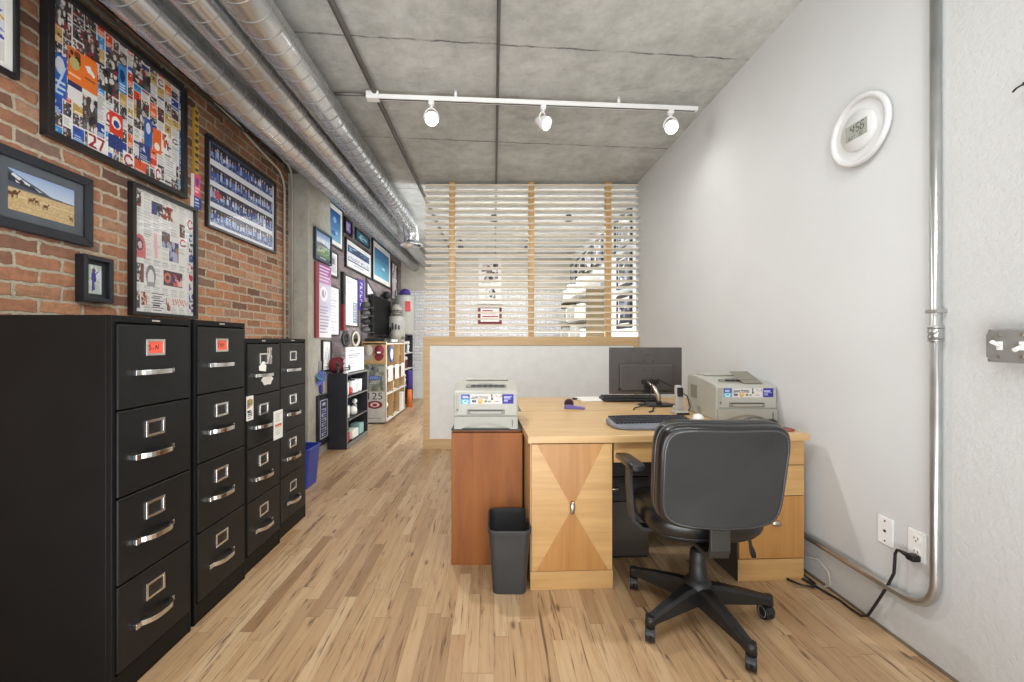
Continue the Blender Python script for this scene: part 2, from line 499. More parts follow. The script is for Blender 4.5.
# ------------------------------------------------------------------ canvas: pictures drawn in code, turned into coloured faces
class Canvas:
    def __init__(self, nx, ny, col=(240, 240, 238)):
        self.nx, self.ny = nx, ny
        self.a = np.zeros((ny, nx, 3)); self.a[:] = col
        yy, xx = np.mgrid[0:ny, 0:nx]
        self.u = (xx + .5) / nx; self.v = (yy + .5) / ny

    def paint(self, mask, col, alpha=1.0):
        self.a[mask] = self.a[mask] * (1 - alpha) + np.array(col, float) * alpha
        return self
    def rect(self, u0, v0, u1, v1, col, alpha=1.0):
        return self.paint((self.u >= u0) & (self.u < u1) & (self.v >= v0) & (self.v < v1), col, alpha)
    def ell(self, cu, cv, ru, rv, col, inner=0.0):
        d = ((self.u - cu) / ru) ** 2 + ((self.v - cv) / rv) ** 2
        return self.paint((d <= 1) & (d >= inner * inner), col)
    def line(self, u0, v0, u1, v1, w, col):
        asp = self.ny / self.nx
        px, py = self.u - u0, (self.v - v0) * asp
        dx, dy = u1 - u0, (v1 - v0) * asp
        t = np.clip((px * dx + py * dy) / (dx * dx + dy * dy + 1e-9), 0, 1)
        return self.paint(np.hypot(px - t * dx, py - t * dy) <= w / 2, col)
    def poly(self, pts, col):
        ins = np.zeros(self.u.shape, bool); j = len(pts) - 1
        for i in range(len(pts)):
            xi, yi = pts[i]; xj, yj = pts[j]
            c = ((yi > self.v) != (yj > self.v)) & (self.u < (xj - xi) * (self.v - yi) / (yj - yi + 1e-12) + xi)
            ins ^= c; j = i
        return self.paint(ins, col)
    def noise(self, u0, v0, u1, v1, cols, cell=1, alpha=1.0):
        m = (self.u >= u0) & (self.u < u1) & (self.v >= v0) & (self.v < v1)
        g = RS.randint(0, len(cols), (self.ny // cell + 2, self.nx // cell + 2))
        g = np.kron(g, np.ones((cell, cell), int))[:self.ny, :self.nx]
        src = np.array(cols, float)[g]
        self.a[m] = self.a[m] * (1 - alpha) + src[m] * alpha
        return self
    def lines(self, u0, v0, u1, v1, n, col, bg=None, frac=0.45):
        if bg is not None: self.rect(u0, v0, u1, v1, bg)
        st = (v1 - v0) / n
        for i in range(n):
            e = u1 - (u1 - u0) * RS.uniform(0.02, 0.35)
            self.rect(u0 + (u1 - u0) * .06, v0 + st * (i + .25), e, v0 + st * (i + .25 + frac), col)
        return self
    def blobs(self, u0, v0, u1, v1, cols, n, s=0.12):
        for _ in range(n):
            c = cols[RS.randint(len(cols))]
            cu, cv = RS.uniform(u0, u1), RS.uniform(v0, v1)
            ru, rv = (u1 - u0) * s * RS.uniform(.5, 1.5), (v1 - v0) * s * RS.uniform(.5, 1.8)
            d = ((self.u - cu) / ru) ** 2 + ((self.v - cv) / rv) ** 2
            self.paint((d <= 1) & (self.u >= u0) & (self.u < u1) & (self.v >= v0) & (self.v < v1), c)
        return self
    def grad(self, v0, v1, c0, c1, u0=0.0, u1=1.0):
        m = (self.u >= u0) & (self.u < u1) & (self.v >= v0) & (self.v < v1)
        t = ((self.v - v0) / (v1 - v0))[..., None]
        g = np.array(c0, float) * (1 - t) + np.array(c1, float) * t
        self.a[m] = g[m]
        return self

    def mesh(self, name, w, h, parent, y=0.0, x0=None, z1=None, axes='xz', loc=None, mat=None):
        """flat sheet w by h facing local -y (axes xz); top-left at (x0, z1)"""
        x0 = -w / 2 if x0 is None else x0
        z1 = h / 2 if z1 is None else z1
        q = (self.a / 12.0).round().astype(int)
        vs, fs, cs = [], [], []
        for r in range(self.ny):
            za, zb = z1 - h * r / self.ny, z1 - h * (r + 1) / self.ny
            c = 0
            while c < self.nx:
                e = c + 1
                while e < self.nx and (q[r, e] == q[r, c]).all(): e += 1
                xa, xb = x0 + w * c / self.nx, x0 + w * e / self.nx
                b = len(vs)
                if axes == 'xz': vs += [(xa, y, zb), (xb, y, zb), (xb, y, za), (xa, y, za)]
                else: vs += [(xa, zb, y), (xb, zb, y), (xb, za, y), (xa, za, y)]
                fs.append((b, b + 1, b + 2, b + 3))
                cs.append(lin(np.clip(self.a[r, c:e].mean(axis=0), 0, 255)))
                c = e
        me = bpy.data.meshes.new(name); me.from_pydata(vs, [], fs)
        at = me.color_attributes.new('Col', 'FLOAT_COLOR', 'CORNER')
        arr = np.ones((len(fs) * 4, 4)); arr[:, :3] = np.repeat(np.array(cs), 4, axis=0)
        at.data.foreach_set('color', arr.ravel())
        me.materials.append(mat or M_PRINT); me.update()
        o = bpy.data.objects.new(name, me); COL.objects.link(o); o.parent = parent
        if loc is not None: o.location = loc
        return o

# wall orientation: local x = to the right for someone facing the wall, local z up, local -y out of the wall
LEFT, RIGHT, FRONT = PI / 2, -PI / 2, 0.0

def bars(w, h, fw, y0, y1, bev=0.003):
    mb = MB()
    o = [(-w / 2, -h / 2), (w / 2, -h / 2), (w / 2, h / 2), (-w / 2, h / 2)]
    i = [(-w / 2 + fw, -h / 2 + fw), (w / 2 - fw, -h / 2 + fw), (w / 2 - fw, h / 2 - fw), (-w / 2 + fw, h / 2 - fw)]
    for k in range(4):
        a, b = o[k], o[(k + 1) % 4]; c, d = i[(k + 1) % 4], i[k]
        mb.prism([a, b, c, d], y0, y1, 'xz', 0, bev)
    return mb

def framed(name, label, cat, side, plane, u, z, w, h, fw, depth, fmat, canvas, matw=0.0, matcol=None, group=None, recess=None, pname='print'):
    """framed picture hung on a wall: u = centre along the wall, z = centre height"""
    if side == FRONT: loc = (u, plane, z)
    else: loc = (plane, u, z)
    t = thing(name, label, cat, loc, side, group)
    bars(w, h, fw, -depth, -0.001).build('frame', fmat, t)
    yb = -(depth * 0.45 if recess is None else recess)
    iw, ih = w - 2 * fw, h - 2 * fw
    if matw > 0:
        bars(iw + .004, ih + .004, matw, yb - 0.004, yb - 0.001, 0).build('mat_board', matcol, t)
    canvas.mesh(pname, iw - 2 * matw + .004, ih - 2 * matw + .004, t, yb)
    MB().box(-iw / 2, iw / 2, yb - 0.0075, yb - 0.006, -ih / 2, ih / 2).build('glass_pane', M_GLASS, t)
    return t

# ================================================================== SETTING
H = 3.08          # ceiling
XB = -2.11        # brick wall
XP = -2.03        # picture wall further back
XR = 1.67         # right wall
YF = 9.2          # far wall
YN = -3.2         # open end behind the photographer
CX = -1.91        # column face
CY0, CY1 = 4.31, 4.90  # layout in metres worked out from image pixel positions on assumed planes

def slab(name, x0, x1, y0, y1, z0, z1, m, label=None):
    o = MB().box(x0, x1, y0, y1, z0, z1).build(name, m)
    tag(o, label, None, None, 'structure')
    return o
slab('floor', XB - .2, XR + .2, YN, YF + .2, -0.1, 0.0, M_FLOOR, 'oak strip floor with dark streaks')
slab('ceiling', XB - .2, XR + .2, YN, YF + .2, H, H + .15, M_CEIL, 'bare board-marked concrete ceiling')
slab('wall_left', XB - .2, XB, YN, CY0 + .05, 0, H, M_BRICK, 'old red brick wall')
slab('wall_left_rear', XP - .28, XP, CY1 - .05, YF + .1, 0, H, M_BRICK2, 'grey painted brick wall hung with pictures')
slab('concrete_column', XB - .1, CX, CY0, CY1, 0, H, M_CONC, 'bare concrete column at the end of the brick wall')
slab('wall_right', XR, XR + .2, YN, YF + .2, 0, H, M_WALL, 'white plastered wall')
slab('wall_far', XB - .2, XR + .2, YF, YF + .2, 0, 2.36, M_WBRICK, 'white painted brick wall at the far end')
slab('trim_1', XB - .2, XR + .2, YF - .03, YF + .2, 2.36, H, M_CONC2, 'grey concrete bulkhead over the white brick')
slab('trim_2', XP, XR, YF - .03, YF, 0.0, 0.60, M_WHITEWALL, 'smooth white dado under the white brick')
slab('floor_edge_right', XR - .006, XR, YN, 4.7, 0, 0.012, plain('floor_edge', (120, 108, 92), .7), 'thin dark floor edge at the right wall')  # thin strip drawing the dark line along the floor edge, no baseboard

# ================================================================== FILING CABINETS
def arch_handle(x, z):
    mb = MB()
    pts_o, pts_i = [], []
    L, D, T = 0.078, 0.036, 0.006
    for k in range(13):
        s = k / 12.0
        xx = -L + 2 * L * s
        e = 1 - abs(2 * s - 1) ** 3.2
        pts_o.append((x + xx, -0.022 - 0.006 - D * e))
        pts_i.append((x + xx * 0.93, -0.022 - D * max(0, e - T / D * 1.2)))
    poly = pts_o + pts_i[::-1]
    mb.prism(poly, z - .009, z + .009, 'xy', 0, 0.001)
    mb.box(x - L - .018, x - L + .004, -0.036, -0.020, z - .010, z + .010, 0.002)
    mb.box(x + L - .004, x + L + .010, -0.032, -0.020, z - .009, z + .009, 0.002)
    return mb

def filing_cabinet(label, xf, y0, y1, ht, card=None):
    w = y1 - y0; d = 0.70
    t = thing('filing_cabinet', label, 'filing cabinet', (xf, (y0 + y1) / 2, 0), LEFT, 'black filing cabinets along the brick wall')
    b = MB()
    hw = w / 2
    b.box(-hw, hw, 0.004, d, 0.0, ht, 0.003)                               # carcass
    b.box(-hw, -hw + .014, -0.014, 0.006, 0.0, ht, 0.002)                  # front stiles
    b.box(hw - .014, hw, -0.014, 0.006, 0.0, ht, 0.002)
    b.box(-hw + .012, hw - .012, -0.014, 0.006, ht - .024, ht, 0.002)
    b.box(-hw + .012, hw - .012, -0.012, 0.006, 0.0, 0.085, 0.002)
    b.build('body', M_BLACKEDGE, t)
    MB().box(-.018, .018, -0.0165, -0.013, ht - .015, ht - .008, 0.001).build('badge', M_CHROME, t)
    z0, z1 = 0.089, ht - .027
    p = (z1 - z0) / 4
    for k in range(4):
        zb = z0 + k * p + .003; zt = z0 + (k + 1) * p - .003
        dm = MB()
        dm.box(-hw + .017, hw - .017, -0.020, 0.004, zb, zt, 0.004, seg=3)
        dr = dm.build('drawer', M_BLACK, t)
        cz = zt - .082
        arch_handle(-.016, zt - .172).build('handle', M_CHROME, dr)
        lh = bars(0.088, 0.062, 0.0095, -0.0255, -0.0195, 0.001)
        ho = lh.build('label_holder', M_CHROME, dr); ho.location = (-.012, 0, cz)
        if card and k == 3:
            c = Canvas(46, 30, (236, 96, 74))
            for (u0, v0, u1, v1) in card: c.line(u0, v0, u1, v1, 0.055, (92, 22, 20))
            co = c.mesh('label_card', 0.072, 0.046, dr, -0.0215); co.location = (-.012, 0, cz)
            tag(co, 'orange red label card with dark handwriting')
        else:
            MB().box(-.048, .024, -0.0208, -0.019, cz - .023, cz + .023).build('label_card', M_FRAME, dr)
    return t
CARD_A = [(.2, .3, .12, .4), (.12, .4, .2, .5), (.2, .5, .22, .65), (.22, .65, .12, .7), (.34, .62, .38, .62), (.52, .7, .54, .35), (.54, .35, .68, .65), (.68, .65, .72, .3)]
CARD_B = [(.12, .35, .28, .35), (.2, .35, .16, .7), (.36, .35, .34, .7), (.34, .5, .48, .5), (.5, .35, .48, .7), (.62, .35, .6, .7), (.6, .35, .72, .4), (.72, .4, .62, .5)]
filing_cabinet('tall black four drawer filing cabinet nearest the camera with orange top card', -1.304, 1.417, 1.788, 1.322, CARD_A)
filing_cabinet('tall black filing cabinet with orange card, second along the brick wall', -1.309, 1.814, 2.184, 1.327, CARD_B)
filing_cabinet('lower black filing cabinet with papers and magnets stuck on its top drawers', -1.324, 2.205, 2.572, 1.248)
filing_cabinet('black filing cabinet farthest along the row, beside the blue bin', -1.346, 2.592, 2.968, 1.252)

# things stuck on the third cabinet (front face at x = -1.305 + .020)
FX = -1.3025
def stuck(name, label, cat, u, z, w, h, canvas, x=FX, lift=0.0):
    t = thing(name, label, cat, (x + lift, u, z), LEFT)
    MB().box(-w / 2, w / 2, -0.0012, 0.0005, -h / 2, h / 2).build('backing', M_PAPER, t)
    canvas.mesh('print', w, h, t, -0.0016)
    return t
c = Canvas(14, 30, (60, 60, 64)); c.blobs(0, 0, 1, 1, [(230, 228, 224), (150, 140, 138), (30, 30, 34), (200, 196, 190)], 26, .16)
stuck('photo_strip', 'narrow black and white photo strip on the third cabinet top drawer', 'photo strip', 2.438, 1.150, 0.045, 0.095, c)
t = MB(); t.prism([(-.03, -.012), (-.034, .012), (-.012, .02), (.0, .036), (.022, .034), (.02, .02), (.034, .014), (.03, -.02)], -.004, 0.0, 'xz', 0, .001)
tag(t.build('paper_tag', M_PAPER, None, (FX + .042, 2.285, 1.088), LEFT), 'crumpled white paper tag tucked on the third cabinet top handle', 'tag')
t = MB(); t.loft([[(0.055 * math.cos(a) * (1 + .10 * math.cos(6 * a)), y, 0.030 * math.sin(a) * (1 + .12 * math.cos(6 * a))) for a in [2 * PI * k / 36 for k in range(36)]] for y in (0.0, -.004)], 0, False)
tag(t.build('cloud_magnet', M_PAPER, None, (FX, 2.410, 1.015), LEFT), 'white cloud shaped magnet under the third cabinet top handle', 'magnet')
c = Canvas(20, 36, (236, 234, 228)); c.blobs(.1, .1, .9, .5, [(120, 150, 90), (190, 130, 60), (90, 80, 70)], 12, .2); c.lines(.1, .55, .9, .95, 5, (70, 66, 60)); c.rect(.1, .58, .5, .68, (30, 30, 30))
stuck('picture_card', 'small card with picture and print beside second drawer of third cabinet', 'card', 2.240, 0.877, 0.062, 0.13, c)
c = Canvas(24, 40, (240, 238, 230)); c.lines(.1, .08, .9, .4, 6, (196, 192, 184)); c.rect(.14, .47, .86, .54, (196, 96, 50)); c.rect(.14, .57, .86, .60, (206, 150, 120)); c.lines(.1, .66, .9, .95, 6, (200, 196, 188))
stuck('paper_notice', 'white paper notice with an orange line hanging on third cabinet second drawer', 'notice', 2.445, 0.750, 0.100, 0.165, c, lift=.046)

# ================================================================== PICTURES ON THE BRICK WALL
def card_photo(c, u0, v0, u1, v1):
    c.rect(u0, v0, u1, v1, (70, 64, 62))
    c.blobs(u0, v0, u1, v1, [(20, 20, 22), (216, 212, 206), (120, 96, 84), (60, 54, 52), (150, 40, 46), (226, 224, 220), (30, 30, 36), (84, 92, 116), (190, 184, 178)], 30, .10)
def card_ticket(c, u0, v0, u1, v1, col, hi):
    c.rect(u0, v0, u1, v1, col)
    du, dv = u1 - u0, v1 - v0
    for _ in range(3):
        a, b = RS.uniform(.1, .8), RS.uniform(.08, .5)
        c.poly([(u0 + du * min(.96, max(.04, a + RS.uniform(-.3, .3))), v0 + dv * min(.62, max(.04, b + RS.uniform(-.2, .2)))) for _ in range(5)], [hi, tuple(.55 * x for x in col), (70, 66, 70)][RS.randint(3)])
    c.lines(u0 + .05 * du, v0 + .66 * dv, u1, v0 + .97 * dv, 3, hi)
def card_doc(c, u0, v0, u1, v1):
    c.lines(u0, v0, u1, v1, 7, (176, 176, 174), (234, 233, 230))
    if RS.rand() < .5: c.rect(u0, v0, u1, v0 + .2 * (v1 - v0), [(160, 36, 44), (40, 60, 130), (60, 60, 64)][RS.randint(3)])
def card_logo(c, u0, v0, u1, v1, col):
    c.rect(u0, v0, u1, v1, (236, 234, 232))
    du, dv = u1 - u0, v1 - v0
    mu, mv = (u0 + u1) / 2, (v0 + v1) / 2
    c.ell(mu, mv, .40 * du, .40 * dv, col); c.ell(mu, mv, .26 * du, .24 * dv, (238, 226, 222)); c.rect(mu, mv - .1 * dv, u1, mv + .12 * dv, (236, 234, 232)); c.line(u0 + .2 * du, v0 + .8 * dv, u1 - .1 * du, v0 + .72 * dv, .008, (60, 60, 80))

def collage_a():
    c = Canvas(230, 180, (226, 225, 222))
    us = [0.0]
    while us[-1] < 1: us.append(us[-1] + RS.uniform(.045, .085))
    for i in range(len(us) - 1):
        v = -RS.uniform(0, .08)
        while v < 1:
            h = RS.uniform(.06, .13); u0, u1 = us[i] + .003, us[i + 1] - .004
            p = RS.rand(); a = (u0, v + .003, u1, v + h - .004)
            if p < .36: card_photo(c, *a)
            elif p < .60: card_doc(c, *a)
            elif p < .78: card_ticket(c, *a, [(34, 84, 176), (24, 48, 112), (60, 150, 214), (30, 60, 150)][RS.randint(4)], (214, 228, 242))
            elif p < .86: card_ticket(c, *a, [(236, 104, 32), (224, 70, 30)][RS.randint(2)], (250, 226, 206))
            elif p < .92: card_logo(c, *a, [(150, 26, 44), (190, 30, 36), (120, 20, 46)][RS.randint(3)])
            else: card_ticket(c, *a, (196, 160, 84), (240, 226, 180))
            v += h
    for u0, v0, u1, v1 in ((.0, .02, .10, .22), (.36, .10, .50, .30), (.30, .30, .44, .48), (.58, .36, .68, .56), (.55, .06, .70, .24), (.2, .12, .30, .30)):
        card_photo(c, u0, v0, u1, v1)
    c.rect(.10, .31, .185, .58, (238, 116, 34)); c.blobs(.105, .32, .18, .42, [(120, 60, 30), (60, 40, 40), (200, 110, 60)], 12, .2); c.ell(.142, .42, .03, .045, (190, 180, 110)); c.rect(.105, .50, .18, .515, (250, 190, 150)); c.rect(.10, .56, .185, .60, (40, 44, 90)); c.rect(.10, .60, .185, .70, (232, 230, 226))
    c.rect(.187, .31, .285, .56, (240, 124, 40)); c.poly([(.205, .385), (.235, .365), (.272, .42), (.262, .44), (.24, .42), (.225, .425), (.215, .40)], (238, 238, 238)); c.line(.21, .47, .27, .47, .008, (120, 70, 30)); c.rect(.187, .56, .285, .68, (230, 228, 224)); card_photo(c, .19, .60, .285, .86)
    c.rect(.02, .42, .095, .72, (38, 96, 186)); c.ell(.056, .5, .026, .06, (206, 214, 224)); c.line(.035, .68, .085, .5, .012, (180, 210, 240)); c.lines(.025, .6, .09, .72, 3, (200, 220, 240))
    c.rect(.435, .17, .50, .40, (52, 136, 206)); c.ell(.466, .26, .02, .05, (24, 60, 110)); c.lines(.44, .32, .495, .39, 3, (210, 230, 244))
    c.rect(.37, .60, .47, .78, (222, 52, 30)); c.ell(.42, .68, .035, .05, (250, 236, 224)); c.ell(.42, .69, .022, .03, (30, 60, 140)); c.rect(.36, .79, .47, .90, (30, 52, 120))
    c.rect(.72, .52, .80, .74, (240, 106, 30)); c.ell(.76, .68, .025, .035, (250, 240, 230)); c.rect(.80, .50, .87, .70, (244, 240, 236)); c.blobs(.81, .52, .87, .66, [(226, 90, 40), (60, 40, 40)], 8, .2)
    c.rect(.645, .48, .715, .72, (44, 90, 170)); c.ell(.68, .56, .02, .05, (214, 222, 234))
    # stylised red numerals low on the sheet
    c.rect(.22, .86, .36, .99, (240, 238, 234))
    for a in ((.235, .88, .27, .88), (.27, .88, .27, .92), (.27, .92, .235, .965), (.235, .965, .275, .965), (.29, .88, .33, .88), (.33, .88, .305, .965)): c.line(*a, .014, (160, 24, 40))
    card_logo(c, .47, .87, .56, 1.0, (170, 30, 44)); card_ticket(c, .56, .89, .66, 1.0, (226, 84, 36), (250, 236, 226)); card_logo(c, .74, .86, .80, 1.0, (170, 30, 44))
    card_ticket(c, .60, .72, .70, .87, (30, 58, 130), (220, 228, 240)); card_doc(c, .84, .74, .95, .9)
    return c
framed('sports_collage', 'large black framed collage of game tickets and photos high on brick wall', 'framed collage', LEFT, XB, 2.390, 2.563, 0.888, 0.739, 0.032, 0.045, M_FRAME, collage_a(), group='framed pieces on the brick wall')  # brick wall frame positions and sizes scaled about the camera for frame depth

def collage_b():
    c = Canvas(104, 136, (226, 224, 219))
    for i in range(7):
        for j in range(13):
            if RS.rand() < .8: c.lines(i / 7 + .008, j / 13 + .008, (i + 1) / 7 - .008, (j + 1) / 13 - .006, 5, (190 + RS.randint(-14, 14),) * 3)
    P = lambda *a: card_photo(c, *a)
    P(.02, .02, .12, .15); P(.27, .06, .50, .17); c.rect(.28, .07, .36, .16, (56, 64, 128)); c.rect(.45, .06, .62, .18, (150, 84, 60)); c.blobs(.45, .06, .62, .18, [(226, 210, 196), (170, 40, 44), (90, 50, 40)], 16, .13)
    card_logo(c, .87, .08, 1.0, .2, (186, 44, 66)); P(.74, .17, .84, .29); card_logo(c, .73, .29, .87, .38, (196, 60, 80))
    for u0, v0, u1, v1 in ((.0, .38, .18, .56),): c.rect(u0, v0 + .06, u1, v1, (206, 108, 110)); c.ell(.09, .45, .088, .08, (206, 108, 110)); c.ell(.09, .45, .055, .05, (76, 42, 62)); c.ell(.1, .455, .03, .028, (216, 180, 176))
    c.line(.33, .34, .34, .52, .05, (232, 178, 180))
    c.rect(.43, .29, .57, .42, (62, 66, 92)); c.blobs(.43, .29, .57, .42, [(160, 166, 190), (30, 30, 40), (110, 84, 72)], 14, .16)
    c.rect(.56, .35, .72, .53, (56, 62, 104)); c.blobs(.56, .35, .72, .53, [(168, 172, 200), (44, 44, 60), (150, 110, 90)], 16, .16)
    P(.0, .60, .15, .76); c.rect(.11, .6, .15, .76, (120, 60, 46)); c.ell(.26, .69, .075, .09, (120, 120, 122)); c.ell(.26, .71, .05, .07, (226, 224, 220)); c.rect(.2, .74, .33, .78, (150, 150, 152))
    c.rect(.46, .62, .79, .75, (74, 44, 60)); c.ell(.53, .68, .06, .045, (200, 110, 90)); c.ell(.53, .68, .03, .022, (70, 30, 50)); c.blobs(.6, .63, .79, .74, [(206, 90, 80), (46, 56, 110), (220, 180, 170)], 12, .18)
    P(.0, .83, .10, .97); c.rect(.12, .83, .2, .94, (196, 128, 104)); c.blobs(.12, .83, .2, .94, [(90, 40, 40), (230, 200, 180)], 8, .2)
    for k in range(8): c.rect(.27 + .02 * (k % 2), .83 + k * .02, .46 - .03 * (k % 3), .838 + k * .02, (60, 58, 58))
    c.rect(.50, .86, .60, .97, (166, 92, 84)); c.blobs(.5, .86, .6, .97, [(230, 210, 200), (90, 40, 44)], 9, .2)
    for k in range(6): c.line(.62 + .04 * k, .86, .64 + .045 * k, .92 - .02 * (k % 2), .014, (206, 106, 80))
    for k in range(8):
        v0 = .22 + k * .095; cc = [(60, 100, 150), (40, 70, 90), (70, 90, 150), (170, 50, 90), (200, 60, 90), (120, 80, 150), (90, 90, 150), (110, 50, 100)][k]
        c.rect(.91, v0, 1.0, v0 + .08, (222, 220, 220)); c.blobs(.91, v0, 1.0, v0 + .08, [cc, (230, 228, 226)], 8, .22)
    return c
framed('news_collage', 'black framed collage of newspaper clippings standing just above the filing cabinets', 'framed collage', LEFT, XB, 2.678, 1.773, 0.528, 0.770, 0.022, 0.04, M_FRAME, collage_b(), group='framed pieces on the brick wall')

def team():
    c = Canvas(132, 84, (226, 228, 236))
    for k in range(4):
        v0 = .035 + k * .245; v1 = v0 + .185
        u0, u1 = (.03, .97)
        c.rect(u0, v0, u1, v1, (26, 30, 56))
        if k == 0: c.rect(0, 0, 1, v0, (70, 74, 92))
        n = 24
        for i in range(n):
            u = u0 + (u1 - u0) * (i + .5) / n + RS.uniform(-.008, .008)
            hv = v0 + .05 + RS.uniform(-.02, .03)
            body = [(176, 190, 226), (150, 168, 214), (212, 218, 234), (62, 84, 158), (96, 116, 186)][RS.randint(5)]
            c.rect(u - .016, hv + .02, u + .014, v1 - .035, body)
            c.ell(u, hv, .009, .018, [(206, 182, 168), (120, 88, 74), (226, 214, 208)][RS.randint(3)])
        c.noise(u0, v1 - .05, u1, v1, [(44, 66, 140), (150, 168, 216), (28, 36, 80), (66, 92, 170)], 2, .85)
        if k == 2: c.ell(.12, v0 + .08, .04, .05, (190, 70, 80))
    c.rect(.80, .60, .84, .76, (226, 228, 236))
    return c
framed('team_photo', 'black framed poster with four rows of blue team photographs beside the column', 'framed poster', LEFT, XB, 3.538, 2.411, 0.962, 0.675, 0.02, 0.03, M_FRAME, team(), group='framed pieces on the brick wall')

def elk():
    c = Canvas(128, 76, (180, 190, 204))
    c.grad(0, .45, (150, 170, 206), (196, 206, 220))
    c.poly([(0, .02), (.22, .16), (.45, .29), (.62, .40), (1, .43), (1, .47), (0, .47)], (74, 80, 96))
    c.poly([(.0, .10), (.2, .24), (.42, .32), (.55, .40), (.3, .38), (0, .30)], (40, 44, 56))
    for p in ([(.08, .09), (.2, .18), (.16, .24), (.05, .15)], [(.2, .19), (.32, .26), (.3, .30), (.24, .28)], [(.36, .29), (.5, .37), (.44, .37)], [(.1, .24), (.18, .30), (.12, .30)]): c.poly(p, (212, 214, 220))
    c.grad(.44, 1.0, (196, 170, 124), (204, 174, 122))
    c.noise(0, .46, 1, 1, [(206, 180, 132), (186, 158, 112), (176, 146, 100), (214, 190, 146)], 2, .55)
    c.rect(0, .43, 1, .46, (120, 112, 104)); c.rect(.0, .62, 1.0, .65, (226, 208, 172), .6); c.rect(0, .84, 1, .86, (150, 126, 90), .6)
    def animal(u, v, s, flip=1, br=(104, 62, 34)):
        c.ell(u, v, .055 * s, .05 * s, br); c.ell(u - .045 * s * flip, v, .018 * s, .036 * s, (196, 150, 100))
        c.line(u + .045 * s * flip, v - .01, u + .07 * s * flip, v - .07 * s, .02 * s, (70, 42, 28)); c.ell(u + .078 * s * flip, v - .08 * s, .016 * s, .02 * s, (70, 42, 28))
        for dx in (-.04, -.02, .025, .042): c.line(u + dx * s, v + .03 * s, u + dx * s, v + .12 * s, .008, (80, 50, 32))
    animal(.10, .57, .9); animal(.03, .60, 1.0, 1); animal(.32, .63, .8, 1); animal(.41, .63, .7, -1); animal(.53, .68, .8, 1); animal(.95, .80, .6, -1)
    return c
framed('elk_photograph', 'black framed elk and mountain photograph, cut by left edge of the photo', 'framed photograph', LEFT, XB, 1.953, 1.896, 0.460, 0.351, 0.044, 0.03, M_FRAME_N, elk(), 0.043, plain('slate_mat', (86, 92, 98), .7), group='framed pieces on the brick wall')

c = Canvas(40, 60, (212, 218, 212)); c.blobs(0, 0, 1, 1, [(196, 208, 190), (226, 230, 232), (180, 196, 176)], 20, .16)
c.ell(.45, .2, .12, .08, (96, 70, 120)); c.poly([(.3, .25), (.6, .28), (.62, .55), (.5, .62), (.52, .85), (.34, .9), (.36, .6), (.26, .5)], (66, 60, 150)); c.line(.5, .35, .75, .22, .06, (96, 80, 150)); c.line(.5, .62, .62, .92, .07, (190, 190, 210)); c.line(.36, .5, .34, .9, .07, (60, 50, 130))
framed('player_photo', 'small deep navy frame with a purple player photo on brick', 'framed photograph', LEFT, XB, 2.195, 1.557, 0.166, 0.239, 0.024, 0.05, M_FRAME_N, c, 0.022, plain('dark_mat', (44, 48, 58), .7), group='framed pieces on the brick wall')

c = Canvas(90, 84, (226, 226, 228))
card_photo(c, 0, .0, .84, .46); c.blobs(.0, .45, 1, .80, [(60, 60, 150), (220, 220, 230), (120, 130, 190), (40, 40, 60), (214, 170, 70)], 40, .09); c.rect(0, .82, 1, 1, (214, 212, 206)); c.rect(.3, 0, .88, .3, (60, 54, 54)); c.rect(.86, .0, 1, .2, (228, 226, 222))
framed('player_collage', 'black framed photo collage cut off by the top left corner', 'framed collage', LEFT, XB, 1.535, 2.662, 0.621, 0.567, 0.02, 0.03, M_FRAME, c, 0.03, M_PAPER, group='framed pieces on the brick wall')

# lanyard with passes between the collage and the team poster
t = thing('ticket_lanyard', 'yellow printed lanyard with pink and blue passes hanging between two frames', 'lanyard', (XB, 2.953, 2.52), LEFT)
c = Canvas(10, 60, (196, 160, 60))
for k in range(9): c.rect(.1, .03 + k * .11, .9, .07 + k * .11, (50, 44, 40)); c.rect(.25, .075 + k * .11, .75, .095 + k * .11, (120, 92, 40))
c.mesh('strap', 0.042, 0.46, t, -0.02, z1=0.35)
MB().box(-.021, .021, -.019, -.001, -.11, .35, .002).build('strap_band', plain('lanyard_strap', (176, 140, 52), .7), t)
c = Canvas(16, 22, (226, 84, 122)); c.ell(.5, .3, .3, .18, (120, 70, 150)); c.rect(.15, .55, .85, .62, (246, 190, 200)); c.rect(.15, .7, .7, .76, (246, 190, 200))
c.mesh('pink_pass', 0.062, 0.165, t, -0.024, z1=-.115)
c = Canvas(16, 14, (40, 66, 136)); c.lines(.1, .1, .9, .9, 3, (196, 210, 236))
c.mesh('blue_pass', 0.075, 0.085, t, -0.027, z1=-.272)
MB().box(-.031, .031, -.0235, -.001, -.28, -.115, .001).box(-.0375, .0375, -.0265, -.001, -.357, -.272, .001).build('pass_backing', M_PAPER, t)

# ================================================================== DUCTS, PIPES, TRACK LIGHTS
def duct(label, x, z, r, y0, y1, end=None):
    t = thing('spiral_duct', label, 'duct', (x, y0, z), 0, 'round metal ducts under the ceiling')
    L = y1 - y0
    RMX = Matrix.Rotation(-PI / 2, 4, 'X')
    mb = MB(); mb.lathe([(r, 0), (r, L)], 40, 0, RMX)
    mb.build('duct_tube', M_GALV, t)
    pts = []
    nt_ = int(L / .115)
    for i in range(nt_ * 26):
        a = 2 * PI * i / 26
        pts.append((math.cos(a) * r, .115 * i / 26, math.sin(a) * r))
    MB().tube(pts, .0032, 4).build('spiral_seam', M_SEAM, t)
    return t
duct('round galvanised duct nearest the brick wall, leftmost of three', -1.735, 2.875, 0.108, -1.5, YF + .0)
duct('middle one of the three parallel galvanised ceiling ducts', -1.43, 2.875, 0.096, -1.5, 8.95)
d3 = duct('rightmost round galvanised duct ending in a downturned round diffuser', -1.195, 2.885, 0.105, -1.5, 5.92)
mb = MB()
